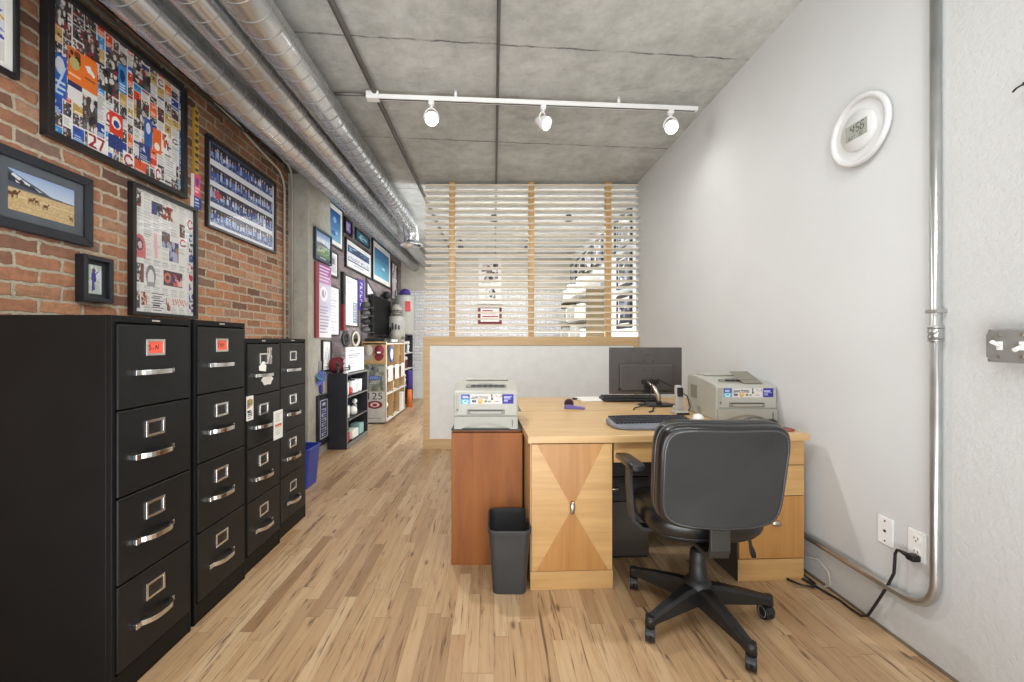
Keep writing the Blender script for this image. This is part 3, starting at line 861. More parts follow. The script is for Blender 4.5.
pa = [(0, 7.40 + .0, 0)] 
pa = [Vector((0, 7.38 + .18 * math.sin(a), -.18 + .18 * math.cos(a))) for a in [PI / 2 * k / 8 for k in range(9)]]
mb.tube(pa + [Vector((0, 7.56, -.215))], .105, 28)
mb.lathe([(.105, .0), (.108, -.03), (.17, -.055), (.175, -.066), (.15, -.062), (.1, -.03), (.08, 0.0)], 32, 0, Matrix.Translation((0, 7.56, -.20)))
o = mb.build('elbow_diffuser', M_GALV, d3)

def pipe(name, label, path, r, m, cat='pipe', group='thin conduits', extra=None):
    o = MB().tube(path, r, 12)
    if extra: extra(o)
    return tag(o.build(name, m), label, cat, group)

def arc(p, q, c, n=8):
    """quarter bend from p to q with corner c"""
    p, q, c = Vector(p), Vector(q), Vector(c)
    return [p * (1 - s) ** 2 + c * (2 * s * (1 - s)) + q * s * s for s in [k / n for k in range(n + 1)]]

pipe('ceiling_conduit', 'long dark conduit running front to back beside the ducts', [(-.862, -1, 3.035), (-.862, 9.15, 3.035)], 0.018, M_PIPE_D)
pipe('ceiling_conduit', 'thin dark conduit running down the middle of the ceiling', [(.026, -1, 3.066), (.026, 9.15, 3.066)], 0.0105, M_PIPE_D)
pipe('feed_conduit', 'short grey conduit feeding the track light from the ducts', [(-1.33, 3.02, 3.02), (-.86, 3.045, 3.022)], 0.012, M_PIPE_D)
pipe('wall_cable', 'black cable along the top of the brick wall above frames', [(-2.065, -1, 3.02), (-2.065, 4.28, 3.02)], 0.014, M_RUBBER)
pipe('wall_cable', 'thin grey cable beneath the black one at top of brick wall', [(-2.085, -1, 2.985), (-2.085, 4.25, 2.985)], 0.008, M_PIPE_D)
bx = -2.09
pipe('wall_conduit', 'pale conduit bending down the brick wall beside the team poster', [(bx, 3.15, 3.03), (bx, 3.4, 3.01), (bx, 3.62, 2.965), (bx, 3.9, 2.93)] + arc((bx, 4.0, 2.915), (bx, 4.19, 2.72), (bx, 4.19, 2.90)) + [(bx, 4.19, 0.0)], 0.011, M_PIPE_P)
pipe('wall_conduit', 'pale conduit running down the corner of the concrete column', [(-2.02, 3.55, 3.04), (-2.02, 3.8, 3.0)] + arc((-2.02, 4.12, 2.97), (-2.06, 4.285, 2.80), (-2.05, 4.28, 2.96)) + [(-2.06, 4.285, 0.0)], 0.011, M_PIPE_P)
t = MB(); t.box(-2.1, -1.93, 4.20, 4.31, 2.955, 3.0, .004)
tag(t.build('pipe_bracket', M_PIPE_D), 'grey steel bracket under the duct at the column top', 'bracket')

# track light
TA, TB = Vector((-.895, 3.05, 3.008)), Vector((1.555, 3.215, 3.008))
ang = math.atan2(TB.y - TA.y, TB.x - TA.x)
tl = (TB - TA).length
t = thing('light_track', 'white ceiling light track running across the room', 'light track', TA, ang)
MB().box(0, tl, -.017, .017, -.012, .02, .003).build('track_rail', M_WHITE, t)
MB().box(.02, tl - .02, -.006, .006, -.0135, -.011).build('track_slot', M_RUBBER_G, t)
MB().box(-.03, .06, -.03, .03, -.02, .035, .004).build('feed_box', M_WHITE, t)
for s_ in (.25, .75): MB().cyl((tl * s_, 0, .018), (tl * s_, 0, .073), .012).build('mount', M_WHITE, t)

def track_head(label, s, aim, rr=.048):
    p = TA + (TB - TA) * s + Vector((0, 0, -.014))
    t = thing('track_spotlight', label, 'spotlight', p, 0, 'white spotlights on the ceiling track')
    MB().box(-.02, .02, -.018, .018, -.03, .002, .004).cyl((0, 0, -.028), (0, 0, -.05), .009).build('stem', M_WHITE, t)
    d = Vector(aim).normalized()
    side = d.cross(Vector((0, 0, 1))).normalized()
    up = side.cross(d)
    c = Vector((0, 0, -.125))
    path = [c + side * (.052 * math.cos(a)) + Vector((0, 0, 1)) * (.075 * math.sin(a)) for a in [PI * k / 14 for k in range(15)]]
    MB().tube(path, .006, 8).build('yoke', M_WHITE, t)
    M = Matrix.Translation(c) @ Matrix((( side.x, up.x, d.x, 0), (side.y, up.y, d.y, 0), (side.z, up.z, d.z, 0), (0, 0, 0, 1)))
    b = MB().lathe([(.0001, -.07), (.022, -.068), (.028, -.05), (.034, -.03), (.046, .0), (.05, .03), (.05, .04), (.046, .04), (.042, .02), (.0001, .01)], 28, 0, M)
    b.build('lamp_shade', M_WHITE, t)
    MB().lathe([(.0001, .046), (.018, .045), (.033, .039), (.042, .03), (.04, .02), (.0001, .018)], 24, 0, M).build('bulb', M_BULB, t)
    return p + c, d
heads = [track_head('left white track spotlight shining towards the camera', .178, (.15, -.8, -.45)),
         track_head('middle white track spotlight turned towards the right wall', .515, (.62, -.52, -.5)),
         track_head('right white track spotlight, nearest the right wall', .915, (-.15, -.8, -.42))]

# ================================================================== SLATTED DIVIDER
YD = 4.83
t = thing('slatted_divider', 'wooden room divider with white panel below and horizontal slats to the ceiling', 'room divider', (0, YD, 0))
x0, x1, zt = -.815, XR - .002, 1.293
MB().box(x0, x1, 0, .06, zt - .10, zt, .003).box(x0, x1, 0, .06, 0, .115, .003).box(x0, x0 + .075, .001, .059, .113, zt - .098, .002).box(x1 - .055, x1, .001, .059, .113, zt - .098, .002).build('panel_frame', M_TANWOOD, t)
MB().box(x0 + .07, x1 - .05, .014, .046, .11, zt - .095).build('white_panel', M_PANEL, t)
for px in (-.483, .431, 1.322):
    p = MB(); p.box(px - .033, px + .033, .012, .082, zt - .002, H - .002, .004)
    p.build('post', M_POST, t)
NS = 24
for k in range(NS):
    z = 1.352 + k * .0733
    s = MB()
    s.box(-.795, XR - .006, .002, .122, z - .008, z + .008, .0015)
    s.box(-.796, XR - .005, -.001, .003, z - .0075, z + .0075, 0, 1)
    s.build('slat', [M_SLAT, M_SLATEDGE], t)

# ================================================================== DESK
DR = math.radians(2.6)
t = thing('maple_desk', 'maple double pedestal desk facing the divider with papers and printer on it', 'desk', (.179, 2.09, 0), DR)
DW, DD, DH = 1.425, .72, .765
MB().box(-.012, DW + .002, -.022, DD, DH - .036, DH, .003).build('desktop', M_MAPLE, t)
PW = .415
pd = MB(); pd.box(0, PW, 0.0, DD - .03, 0.0, DH - .037, .002); pd.build('pedestal', M_MAPLE_V, t)
# door with an hourglass of amber and pale maple triangles
x0, x1, z0, z1 = .006, PW - .006, .097, DH - .041
cx, cz = (x0 + x1) / 2, .405
d = MB()
d.box(x0, x1, -.016, -.001, z0, z1, .0015, 3)
yv = -.0166
gl, gr = x0 + .022, x1 - .012
W = lambda *p: [(a, yv, b) for a, b in p]
hw = .016
tl_, tr_, bl_, br_ = (gl + .004, z1), (gr - .03, z1), (gl, z0), (gr - .008, z0)
ct, cb = (cx - .004, cz + .045), (cx, cz - .03)
d.add(W(tl_, tr_, (cx, cz)), [(0, 1, 2)], 0)
d.add(W(bl_, br_, (cx, cz)), [(0, 1, 2)], 0)
d.add(W((x0, z0), bl_, (cx, cz), tl_, (x0, z1)), [(0, 1, 2, 3, 4)], 1)
d.add(W(br_, (x1, z0), (x1, z1), tr_, (cx, cz)), [(0, 1, 2, 3, 4)], 1)
dd = d.build('door', [M_MAPLE_D, M_MAPLE_L, M_MAPLE, M_MAPLE_L], t)
h = MB(); h.lathe([(.0001, -.032), (.007, -.029), (.0125, -.018), (.0145, 0), (.0125, .018), (.007, .029), (.0001, .032)], 20, 0, Matrix.Translation((cx, -.027, cz + .005)) @ Matrix.Diagonal((.9, .7, 1, 1)))
h.cyl((cx, -.017, cz + .005), (cx, -.026, cz + .005), .006)
h.build('handle', M_CHROME_D, dd)
MB().box(.0, PW, -.012, .0, 0.0, .092, .002).build('plinth', M_MAPLE_L, t)
# right pedestal with drawers
rx0 = 1.075
MB().box(rx0 + .004, DW, .03, DD - .03, 0.0, DH - .037, .002).build('pedestal', M_MAPLE_V, t)
MB().box(rx0 - .002, rx0 + .003, .018, DD - .03, 0.0, DH - .038, .001).build('side_panel', plain('painted_side_shade', (74, 68, 56), .6), t)  # dark sheet added on the pedestal side, its colour paints the kneehole shade
for (a, b, hd) in ((.598, DH - .04, 0), (.440, .594, 0), (.118, .436, 1)):
    dr = MB().box(rx0 + .004, DW - .002, .012, .029, a, b, .0015).build('drawer', M_MAPLE_D if hd else M_MAPLE_L, t)
    if hd:
        hh = MB(); hh.sphere(((rx0 + DW) / 2 + .02, .002, .30), .024, 12, 0, (1.15, .5, .62)); hh.build('handle', M_CHROME_D, dr)
MB().box(rx0, DW, .016, .03, 0.0, .112, .002).build('plinth', M_MAPLE_L, t)
MB().box(PW + .01, rx0 - .008, .004, .02, DH - .142, DH - .040, .0015).build('drawer', M_MAPLE_L, t)
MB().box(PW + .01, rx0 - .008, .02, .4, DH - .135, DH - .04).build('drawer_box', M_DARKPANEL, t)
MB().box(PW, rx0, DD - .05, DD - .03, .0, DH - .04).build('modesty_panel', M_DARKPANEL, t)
# black drawer unit under the knee space
t2 = thing('under_desk_drawer_unit', 'dark drawer unit in the shadow under the desk knee hole', 'drawer unit', (.179, 2.09, 0), DR)
MB().box(PW + .012, PW + .30, .28, .64, .0, .60, .004).build('case', M_RUBBER, t2)
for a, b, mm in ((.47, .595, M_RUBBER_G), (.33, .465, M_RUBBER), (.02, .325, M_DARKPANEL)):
    q = MB().box(PW + .014, PW + .298, .262, .279, a, b, .002).build('drawer', mm, t2)
    if mm is M_RUBBER: MB().sphere((PW + .10, .258, .40), .022, 10, 0, (1.2, .5, .5)).build('handle', M_CHROME_D, q)

# second desk back to back
t = thing('maple_desk', 'second maple desk standing back to back behind the first one', 'desk', (.195, 2.842, 0), DR * .6)
DW2 = 1.42
MB().box(-.01, DW2, -.004, .69, DH - .036, DH - .001, .003).build('desktop', M_MAPLE, t)
MB().box(0, .4, .02, .66, 0, DH - .037, .002).build('pedestal', M_MAPLE_V, t)
MB().box(1.02, DW2 - .01, .02, .66, 0, DH - .037, .002).build('pedestal', M_MAPLE_V, t)
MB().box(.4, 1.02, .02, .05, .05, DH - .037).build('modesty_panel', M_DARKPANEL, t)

# stand under the left printer
t = thing('printer_stand', 'reddish cherry wood cabinet end panel under the left printer', 'cabinet', (-.235, 2.317, 0), 0)
MB().box(0, .385, .018, .50, .0, .742, .002).build('body', M_CHERRY, t)
MB().box(0, .392, 0, .017, .0, .728, .0015).build('front_panel', M_CHERRY, t)
MB().box(-.002, .388, -.003, .50, .7425, .748, .001).build('top', M_RUBBER_G, t)

# ================================================================== PRINTERS
def printer(label, loc, rz=0.0, flap=False):
    W = .355; hw = W / 2
    t = thing('laser_printer', label, 'printer', loc, rz)
    b = MB()
    prof = [(.004, .0), (0.0, .012), (0.0, .192), (.008, .206), (.025, .212), (.22, .243), (.30, .247), (.375, .245), (.385, .235), (.385, .0)]
    b.prism([p for p in prof], -hw, hw, 'yz', 0, .006)
    b.build('body', M_PRN, t)
    f = MB(); f.box(-hw + .012, hw - .006, -.0045, .002, .076, .198, .003); f.build('front_cover', M_PRN, t)
    # control strip
    MB().box(-hw + .013, -hw + .03, -.007, -.003, .095, .192, .002).cyl((-hw + .021, -.009, .108), (-hw + .021, -.004, .108), .005, None, 12).build('control_strip', M_PRN2, t)
    MB().cyl((-hw + .021, -.0115, .108), (-hw + .021, -.0085, .108), .004, None, 12).build('power_button', M_RUBBER_G, t)
    # tray with arched hand recess
    ar = [(-hw + .004, .070), (-hw + .004, .002), (-hw + .05, .002)]
    for k in range(13):
        s = k / 12; ar.append((-.135 + .27 * s, (.004 + .034 * math.sin(PI * s))))
    ar += [(hw - .05, .002), (hw - .004, .002), (hw - .004, .070)]
    tr = MB(); tr.prism(ar, -.014, .0, 'xz', 0, .0); tr.build('paper_tray', M_PRN2, t)
    MB().box(hw - .034, hw - .030, -.0155, -.013, .016, .052).build('paper_gauge', M_RUBBER_G, t)
    # manual feed slot
    MB().box(-.105, .105, -.0065, -.003, .082, .108, .002).build('feed_slot', M_PRN_D, t)
    g = MB(); g.box(-.098, .098, -.0085, -.006, .103, .108, .001).build('slot_lip', M_RUBBER_G, t)
    MB().box(-.085, .085, -.011, -.006, .085, .098, .002).build('feed_flap', M_PRN2, t)
    # stickers
    def st(nm, u, z, w, h, c): c.mesh(nm, w, h, t, -.0052, loc=(u, 0, z))
    c = Canvas(24, 28, (58, 76, 168)); c.rect(0, .5, 1, 1, (70, 172, 196)); c.lines(.1, .16, .95, .42, 2, (224, 230, 244)); c.ell(.5, .72, .36, .14, (196, 232, 236)); c.ell(.5, .72, .2, .07, (70, 150, 180)); c.rect(.2, .9, .8, .95, (210, 236, 240))
    st('sticker', -.113, .166, .047, .052, c)
    c = Canvas(110, 34, (206, 203, 200)); 
    c.line(.02, .44, .53, .47, .012, (70, 66, 74)); c.ell(.30, .70, .07, .28, (206, 158, 70)); c.ell(.30, .62, .04, .15, (228, 190, 120)); c.rect(.05, .6, .17, .82, (70, 64, 110)); c.rect(.10, .62, .13, .7, (190, 120, 120)); c.ell(.47, .72, .04, .12, (110, 120, 90)); c.ell(.58, .74, .05, .1, (150, 150, 110))
    c.poly([(.63, .05), (.68, .02), (.67, .3), (.7, .55), (.63, .6), (.65, .3)], (24, 22, 24)); c.rect(.75, .7, .88, .78, (190, 130, 150)); c.line(.78, .12, .84, .3, .014, (60, 60, 60)); c.line(.88, .35, .97, .1, .012, (80, 80, 80)); c.line(.93, .1, .97, .4, .012, (90, 90, 90))
    st('sticker', .005, .166, .18, .055, c)
    text_obj('Laser Printer', .017, M_RUBBER_G, t, (-.032, -.0062, .178), 'sticker_lettering', ext=.0008)
    c = Canvas(28, 26, (50, 44, 150)); c.lines(.1, .2, .95, .85, 5, (196, 194, 232)); c.rect(.5, .55, 1, .8, (34, 30, 124))
    st('sticker', .122, .167, .062, .052, c)
    # output slot and top lid
    MB().box(-.115, .115, .075, .10, .2195, .238, .001).build('output_slot', M_PRN_D, t)
    sl = MB()
    for k in range(6): sl.box(-.085 + k * .032, -.056 + k * .032, .0735, .0755, .226, .237)
    sl.build('slot_rollers', M_RUBBER, t)
    lid = MB(); lid.box(-.125, .13, .24, .37, .246, .256, .004); lid.build('top_lid', M_PRN, t)
    text_obj('brother', .022, M_RUBBER_G, t, (0, .155, .2345), 'brand_lettering', rx=math.radians(9), sx=1.2)
    MB().box(-hw - .0015, -hw + .001, .24, .33, .10, .185, .001).build('side_vent', M_PRN_D, t)
    if flap:
        fl = MB(); fl.prism([(.03, .216), (.19, .275), (.19, .279), (.03, .22)], .0, .115, 'yz', 0, .001); fl.build('output_flap', plain('grey_flap', (128, 124, 112), .5), t)
    return t
printer('beige laser printer with stickers standing on the cherry cabinet', (-.045, 2.325, .7485))
printer('beige laser printer against the right wall with raised grey output flap', (1.488, 2.475, DH + .0005), math.radians(-1.0), True)

# ================================================================== THINGS ON THE DESKS
ZT = DH + .0005
# monitor, back towards the camera
t = thing('computer_monitor', 'black flat monitor seen from behind on the second desk', 'monitor', (1.135, 3.15, ZT), math.radians(0))
s = MB(); s.box(-.27, .27, -.012, .018, .075, .425, .006, seg=3); s.box(-.2, .2, -.026, -.011, .10, .30, .01); s.build('display_shell', M_MONBACK, t)
MB().box(-.262, .262, .0175, .0195, .085, .418).build('screen', M_SCREEN, t)
MB().box(-.04, .09, -.034, -.024, .155, .185, .003).box(-.02, .075, -.032, -.024, .095, .15, .003).build('port_panel', M_RUBBER, t)
sc = MB()
for a in (-.02, .05):
    for b in (.255, .325): sc.cyl((a, -.0265, b), (a, -.0285, b), .005, None, 8)
sc.build('mount_screws', M_RUBBER, t)
MB().sphere((-.2, -.0275, .115), .010, 10, 0, (1.4, .3, .8)).build('back_emblem', M_RUBBER, t)
text_obj('Acer', .014, M_RUBBER, t, (.015, -.0275, .372), 'brand_lettering').hide_render = False
nk = MB(); nk.tube([(.0, -.04, .17), (.035, -.085, .13), (.055, -.11, .07), (.06, -.105, .012)], [.012, .016, .018, .02], 12); nk.build('neck', M_CHROME_D, t)
MB().loft([[(.06 + .135 * math.cos(a) * k, -.06 + .10 * math.sin(a) * k, z) for a in [2 * PI * i / 32 for i in range(32)]] for k, z in ((1, 0), (1, .007), (.9, .012))]).build('base', M_RUBBER, t)
# cables
tag(MB().tube([(1.16, 3.09, ZT + .20), (1.13, 3.02, ZT + .10), (1.06, 2.98, ZT + .012), (.98, 2.93, ZT + .005), (.95, 2.86, ZT + .005)], .004, 8).build('monitor_cable', M_RUBBER), 'black cable looping from monitor back to desk, left of stand', 'cable')
tag(MB().tube([(1.14, 2.98, ZT + .016), (1.10, 2.90, ZT + .006), (1.06, 2.80, ZT + .005), (1.02, 2.76, ZT + .005)], .005, 8).build('monitor_cable', M_RUBBER_G), 'grey cable end lying in front of the monitor base', 'cable')
tag(MB().tube([(1.21, 3.10, ZT + .19), (1.28, 3.0, ZT + .14), (1.31, 2.85, ZT + .10), (1.30, 2.78, ZT + .03), (1.26, 2.74, ZT + .006)], .0035, 8).build('phone_cable', M_RUBBER), 'thin black cable hanging between the monitor and the right printer', 'cable')

def keyboard(label, loc, rz, w, dp, m, mk, curve):
    t = thing('keyboard', label, 'keyboard', loc, rz)
    top, bot = [], []
    n = 20
    for k in range(n + 1):
        s = -1 + 2 * k / n
        x = s * w / 2
        e = (1 - abs(s) ** 6) ** .5
        top.append((x, dp / 2 * (.72 + .28 * e) + curve * (1 - s * s)))
        bot.append((x, -dp / 2 * (.5 + .5 * e) - curve * .35 * (1 - s * s)))
    poly = bot + top[::-1]
    def ring(z0, sl, sc): return [(p[0] * sc, p[1] * sc, z0 + sl * (p[1] + dp / 2)) for p in poly]
    b = MB(); b.loft([ring(0, 0, .97), ring(.006, .04, 1.0), ring(.014, .10, .99), ring(.018, .11, .94)], 0, False); b.build('case', m, t)
    kk = MB()
    for r in range(5):
        y = -dp * .20 + r * dp * .145
        for j in range(20):
            x = -w * .44 + j * w * .88 / 19
            yy = y + curve * .55 * (1 - (2 * x / w) ** 2)
            z = .018 + .11 * (yy + dp / 2)
            kk.box(x - w * .0185, x + w * .0185, yy - dp * .055, yy + dp * .055, z - .006, z + .008, .0015, 0, 1)
    kk.build('key_block', mk, t)
    return t
k_ = keyboard('curved black and silver multimedia keyboard near front of desk', (.872, 2.315, ZT), DR, .475, .20, plain('keyboard_silver', (118, 122, 130), .35), plain('keycaps', (52, 52, 58), .4), .028)
keyboard('straight black keyboard in front of the monitor screen on second desk', (1.075, 3.33, ZT), 0, .46, .15, M_RUBBER, M_RUBBER_G, .0)
tag(MB().loft([[(.18 * math.cos(a) * k, .06 * math.sin(a) * k, z) for a in [2 * PI * i / 24 for i in range(24)]] for k, z in ((1, 0), (1, .004))]).build('sheet', M_PAPER, None, (0, 0, -9)), 'x', 'x')
bpy.data.objects.remove(bpy.data.objects['sheet'])
# papers at the far edge
t = MB(); t.box(-.13, .13, -.10, .10, 0, .006, .001); t.box(-.12, .13, -.09, .1, .006, .012, .001)
tag(t.build('paper_stack', M_PAPER, None, (.80, 3.38, ZT), .12), 'white papers lying at far edge of second desk left of the monitor', 'papers')
t = MB(); t.box(-.02, .02, -.012, .012, 0, .012, .004)
tag(t.build('eraser', M_RUBBER, None, (.655, 3.40, ZT), .2), 'small black object at far edge of second desk', 'eraser')
# tape dispenser
t = thing('tape_dispenser', 'purple tape dispenser with a dark roll on the second desk', 'tape dispenser', (.545, 2.93, ZT), math.radians(-14))
b = MB(); b.prism([(-.055, 0), (.085, 0), (.09, .012), (.06, .016), (.03, .02), (.0, .026), (-.03, .028), (-.05, .024)], -.022, .022, 'xz', 0, .002); b.build('base', plain('violet_plastic', (116, 104, 172), .35), t)
r = MB()
r.lathe([(.018, -.011), (.032, -.011), (.032, .011), (.018, .011), (.018, -.011)], 24, 0, Matrix.Translation((-.022, 0, .036)) @ Matrix.Rotation(PI / 2, 4, 'X'))
r.build('tape_roll', plain('maroon_roll', (64, 30, 48), .3), t)
# cordless phone in its cradle
t = thing('cordless_phone', 'black and silver cordless phone standing in its charging cradle', 'phone', (1.195, 2.70, ZT), math.radians(6))
b = MB(); b.box(-.042, .042, -.04, .045, 0, .026, .008, seg=3); b.box(-.03, .03, -.005, .04, .02, .055, .008); b.build('cradle', M_PRN, t)
MB().box(-.042, .042, -.042, -.036, .003, .016, .003).build('cradle_front', M_RUBBER, t)
hd = MB(); hd.loft([[(p[0] * a, p[1] * a2 + dy, z) for p in rounded(.05, .028, .012)] for a, a2, dy, z in ((.8, .8, .004, .024), (1.0, 1.0, .006, .04), (1.0, 1, .014, .11), (.94, .95, .02, .17), (.7, .7, .022, .185))]); hs = hd.build('handset', plain('phone_silver', (170, 168, 164), .35), t)
MB().box(-.017, .017, -.012, .005, .115, .172, .003).build('keypad', M_RUBBER, hs)
# mouse
t = MB(); t.loft([[(.032 * math.cos(a) * k, .055 * math.sin(a) * k, z) for a in [2 * PI * i / 28 for i in range(28)]] for k, z in ((.96, 0), (1, .008), (.93, .022), (.7, .033), (.3, .038))], 0)
tag(t.build('computer_mouse', M_WHITE, None, (1.21, 2.49, ZT), -.5), 'white computer mouse beside the right printer', 'mouse')
# paper curl beside the printer, headset and coaster
tag(MB().lathe([(.0001, 0), (.062, 0), (.063, .004), (.0001, .005)], 36).build('mouse_pad', plain('brick_red_pad', (150, 78, 66), .7), None, (1.525, 2.235, ZT)), 'round brick red pad at the right front corner of the desk', 'mouse pad')
t = thing('telephone_headset', 'black headset with a grey headband lying in front of right printer', 'headset', (1.43, 2.31, ZT), 0)
MB().tube([Vector((-.09 + .17 * s, -.02 + .01 * math.sin(PI * s), .02 + .035 * math.sin(PI * s))) for s in [k / 14 for k in range(15)]], .008, 10).build('headband', plain('grey_band', (96, 96, 90), .4), t)
MB().sphere((.085, -.02, .024), .026, 12, 0, (1, 1, .85)).sphere((.105, .0, .02), .022, 12, 0, (1, 1, .9)).build('ear_cushion', M_LEATHER, t)
MB().sphere((-.09, -.02, .02), .022, 12, 0, (1, 1, .85)).build('ear_cushion', M_LEATHER, t)

# ================================================================== CHAIR
M_WHEELRING = plain('wheel_ring_grey', (130, 130, 128), .4)
CH = (.905, 1.865, 0)
t = thing('office_chair', 'black leather swivel office chair with back turned to the camera', 'office chair', CH, math.radians(0))
hub = MB(); hub.lathe([(.0001, .085), (.05, .085), (.056, .10), (.056, .17), (.045, .185), (.036, .19), (.034, .26), (.032, .305), (.024, .315), (.0001, .315)], 28); hub.build('hub_column', M_RUBBER, t)
MB().cyl((0, 0, .31), (0, 0, .40), .014).build('gas_cylinder', M_CHROME, t)
for a in (209, 280, 358, 134, 63):
    A = math.radians(a); ux, uy = math.cos(A), math.sin(A)
    leg = MB()
    rings = []
    for s, hw, zb, zt_ in ((.03, .034, .085, .165), (.10, .030, .085, .158), (.20, .025, .083, .138), (.28, .021, .082, .118), (.305, .020, .08, .112)):
        c = Vector((ux * s, uy * s, 0)); n = Vector((-uy, ux, 0))
        rings.append([c + n * hw + Vector((0, 0, zb)), c + n * hw + Vector((0, 0, zt_ - .012)), c + n * hw * .55 + Vector((0, 0, zt_)), c - n * hw * .55 + Vector((0, 0, zt_)), c - n * hw + Vector((0, 0, zt_ - .012)), c - n * hw + Vector((0, 0, zb))])
    leg.loft(rings, 0, False)
    leg.cyl((ux * .305, uy * .305, .075), (ux * .305, uy * .305, .113), .021, .018, 16)
    lo = leg.build('base_leg', M_RUBBER, t)
    # caster, swivelled
    sw = {209: -.36, 280: -.55, 358: .12, 134: -.25, 63: .1}[a]
    cs = MB(); wx = Vector((math.cos(sw), math.sin(sw), 0)); fx = Vector((-wx.y, wx.x, 0))
    c = Vector((ux * .305, uy * .305, 0)) + fx * .014 + Vector((0, 0, .033))
    for sg in (-1, 1): cs.cyl(c + wx * (sg * .001), c + wx * (sg * .0185), .033, .0315, 28)
    cs.cyl(c - wx * .004, c + wx * .004, .022, None, 16)
    cs.cyl((ux * .305, uy * .305, .05), (ux * .305, uy * .305, .085), .009, None, 10)
    hood = []
    for w_ in (-.016, .016):
        hood.append([c + wx * w_ + fx * (r * math.cos(b)) + Vector((0, 0, r * math.sin(b))) for r, b in [(.040, .25 + 2.6 * k / 10) for k in range(11)] + [(.034, .25 + 2.6 * k / 10) for k in range(10, -1, -1)]])
    cs.loft(hood, 0, False)
    co = cs.build('caster', M_RUBBER, t)
    for sg in (-1, 1): MB().lathe([(.020, 0), (.024, 0), (.024, .0015), (.020, .0015), (.020, 0)], 24, 0, Matrix.Translation(c + wx * (sg * .0182)) @ (wx * sg).to_track_quat('Z', 'Y').to_matrix().to_4x4()).build('wheel_ring', M_WHEELRING, co)

# seat
def sup(w, d, n=48, e=4.0, bulge=0.0):
    out = []
    for k in range(n):
        a = 2 * PI * k / n
        ca, sa = math.cos(a), math.sin(a)
        x = w / 2 * math.copysign(abs(ca) ** (2 / e), ca); y = d / 2 * math.copysign(abs(sa) ** (2 / e), sa)
        out.append((x, y))
    return out
st = MB()
S0 = sup(.50, .47, 56, 3.4)
def seat_ring(k, z, dip=0.0):
    return [(x * k, .06 + y * k, z + .018 + dip * (1 - (2 * x / .5) ** 2) - .02 * max(0, (y / .235)) ** 2) for x, y in S0]
st.loft([seat_ring(.90, .405), seat_ring(.97, .415), seat_ring(1.0, .435), seat_ring(1.0, .462), seat_ring(.975, .485), seat_ring(.90, .50), seat_ring(.7, .508), seat_ring(.35, .505)], 0)
st.build('seat_cushion', M_LEATHER, t)
pn = MB(); pn.loft([seat_ring(.62, .378), seat_ring(.84, .385), seat_ring(.92, .40), seat_ring(.93, .415)], 0); pn.build('seat_pan', M_RUBBER, t)
MB().box(-.08, .08, -.04, .12, .365, .40, .006).build('tilt_mechanism', M_RUBBER, t)
# back bar
MB().prism([(-.20, .375), (-.225, .385), (-.240, .42), (-.238, .60), (-.222, .60), (-.224, .43), (-.215, .405), (-.19, .395), (-.05, .392), (-.05, .372)], -.066, .012, 'yz', 0, .003).build('back_bar', plain('back_bar_steel', (44, 43, 40), .5), t)
# backrest
bk = MB()
tilt = math.radians(9)
B = Matrix.Translation((-.022, -.255, .508)) @ Matrix.Rotation(tilt, 4, 'X')
def back_ring(k, y, dz=0.0, e=None):
    out = []
    for x, z in sup(.50, .41, 64, e or 6.4):
        zz = z
        xx = x * (1.0 + .02 * (z / .2) - .03 * (z > 0.1) * (z - .1) / .1)
        zz += -.012 * (1 - (2 * x / .5) ** 2) * (z < 0)
        out.append((xx * k, y + .03 * (2 * x / .5) ** 2, .205 + zz * k + dz))
    return out
bk.loft([back_ring(.88, .0), back_ring(.915, -.003), back_ring(.93, .001)], 0, True, False, False, B)
# closed panel
bk.add(back_ring(.88, .0) + [(0, -.004, .205)], [(k, (k + 1) % 64, 64) for k in range(64)], 0, True, B)
bk.build('back_panel', M_CHAIRBACK, t)
M_PIPING = plain('piping_vinyl', (58, 58, 58), .25, spec=.7)
def welt(k, y, r, nm, m=M_PIPING):
    w = MB(); pts = [B @ Vector(p) for p in back_ring(k, y)]; w.tube(pts + [pts[0], pts[1]], r, 8, 0, False); return w.build(nm, m, t)
welt(.925, .001, .0048, 'piping')
cu = MB()
cu.loft([back_ring(.925, .0), back_ring(.965, .004), back_ring(.99, .012), back_ring(1.0, .028), back_ring(.998, .048)], 0, True, False, False, B)
cu.loft([back_ring(.995, .050, .002), back_ring(1.01, .062, .002), back_ring(1.0, .085, .002), back_ring(.96, .105, .002), back_ring(.85, .12), back_ring(.5, .128), back_ring(.1, .128)], 0, True, True, True, B)
cu.build('back_cushion', M_LEATHER, t)
welt(1.0, .050, .004, 'piping')
# arms
for sg in (-1, 1):
    ax = .288 * sg
    ar = MB()
    R = [(rounded(.070, .034, .015), y, z, k) for y, z, k in ((-.075, .690, .6), (-.06, .690, .95), (.0, .690, 1.0), (.10, .688, .95), (.16, .682, .9), (.18, .676, .55))]
    ar.loft([[(ax + p[0] * k, y, z + p[1] * k) for p in r] for r, y, z, k in R]); ar.build('armrest', M_LEATHER, t)
    po = MB(); 
    path = [Vector((ax, .05, .682)), Vector((ax + .004 * sg, .045, .60)), Vector((ax, .04, .50)), Vector((ax - .01 * sg, .04, .43)), Vector((ax - .05 * sg, .04, .392)), Vector((ax - .16 * sg, .04, .387))]
    rings = []
    for i, p in enumerate(path):
        d = (path[min(i + 1, 5)] - path[max(i - 1, 0)]).normalized(); n = d.cross(Vector((0, 1, 0))).normalized()
        w_, h_ = .026, .008
        rings.append([p + Vector((0, a, 0)) + n * b for a, b in ((-w_, -h_), (w_, -h_), (w_, h_), (-w_, h_))])
    po.loft(rings, 0, False); po.build('arm_post', M_RUBBER, t)
lv = MB(); lv.tube([(.10, .02, .385), (.20, -.02, .38), (.215, -.03, .36)], .004, 8)
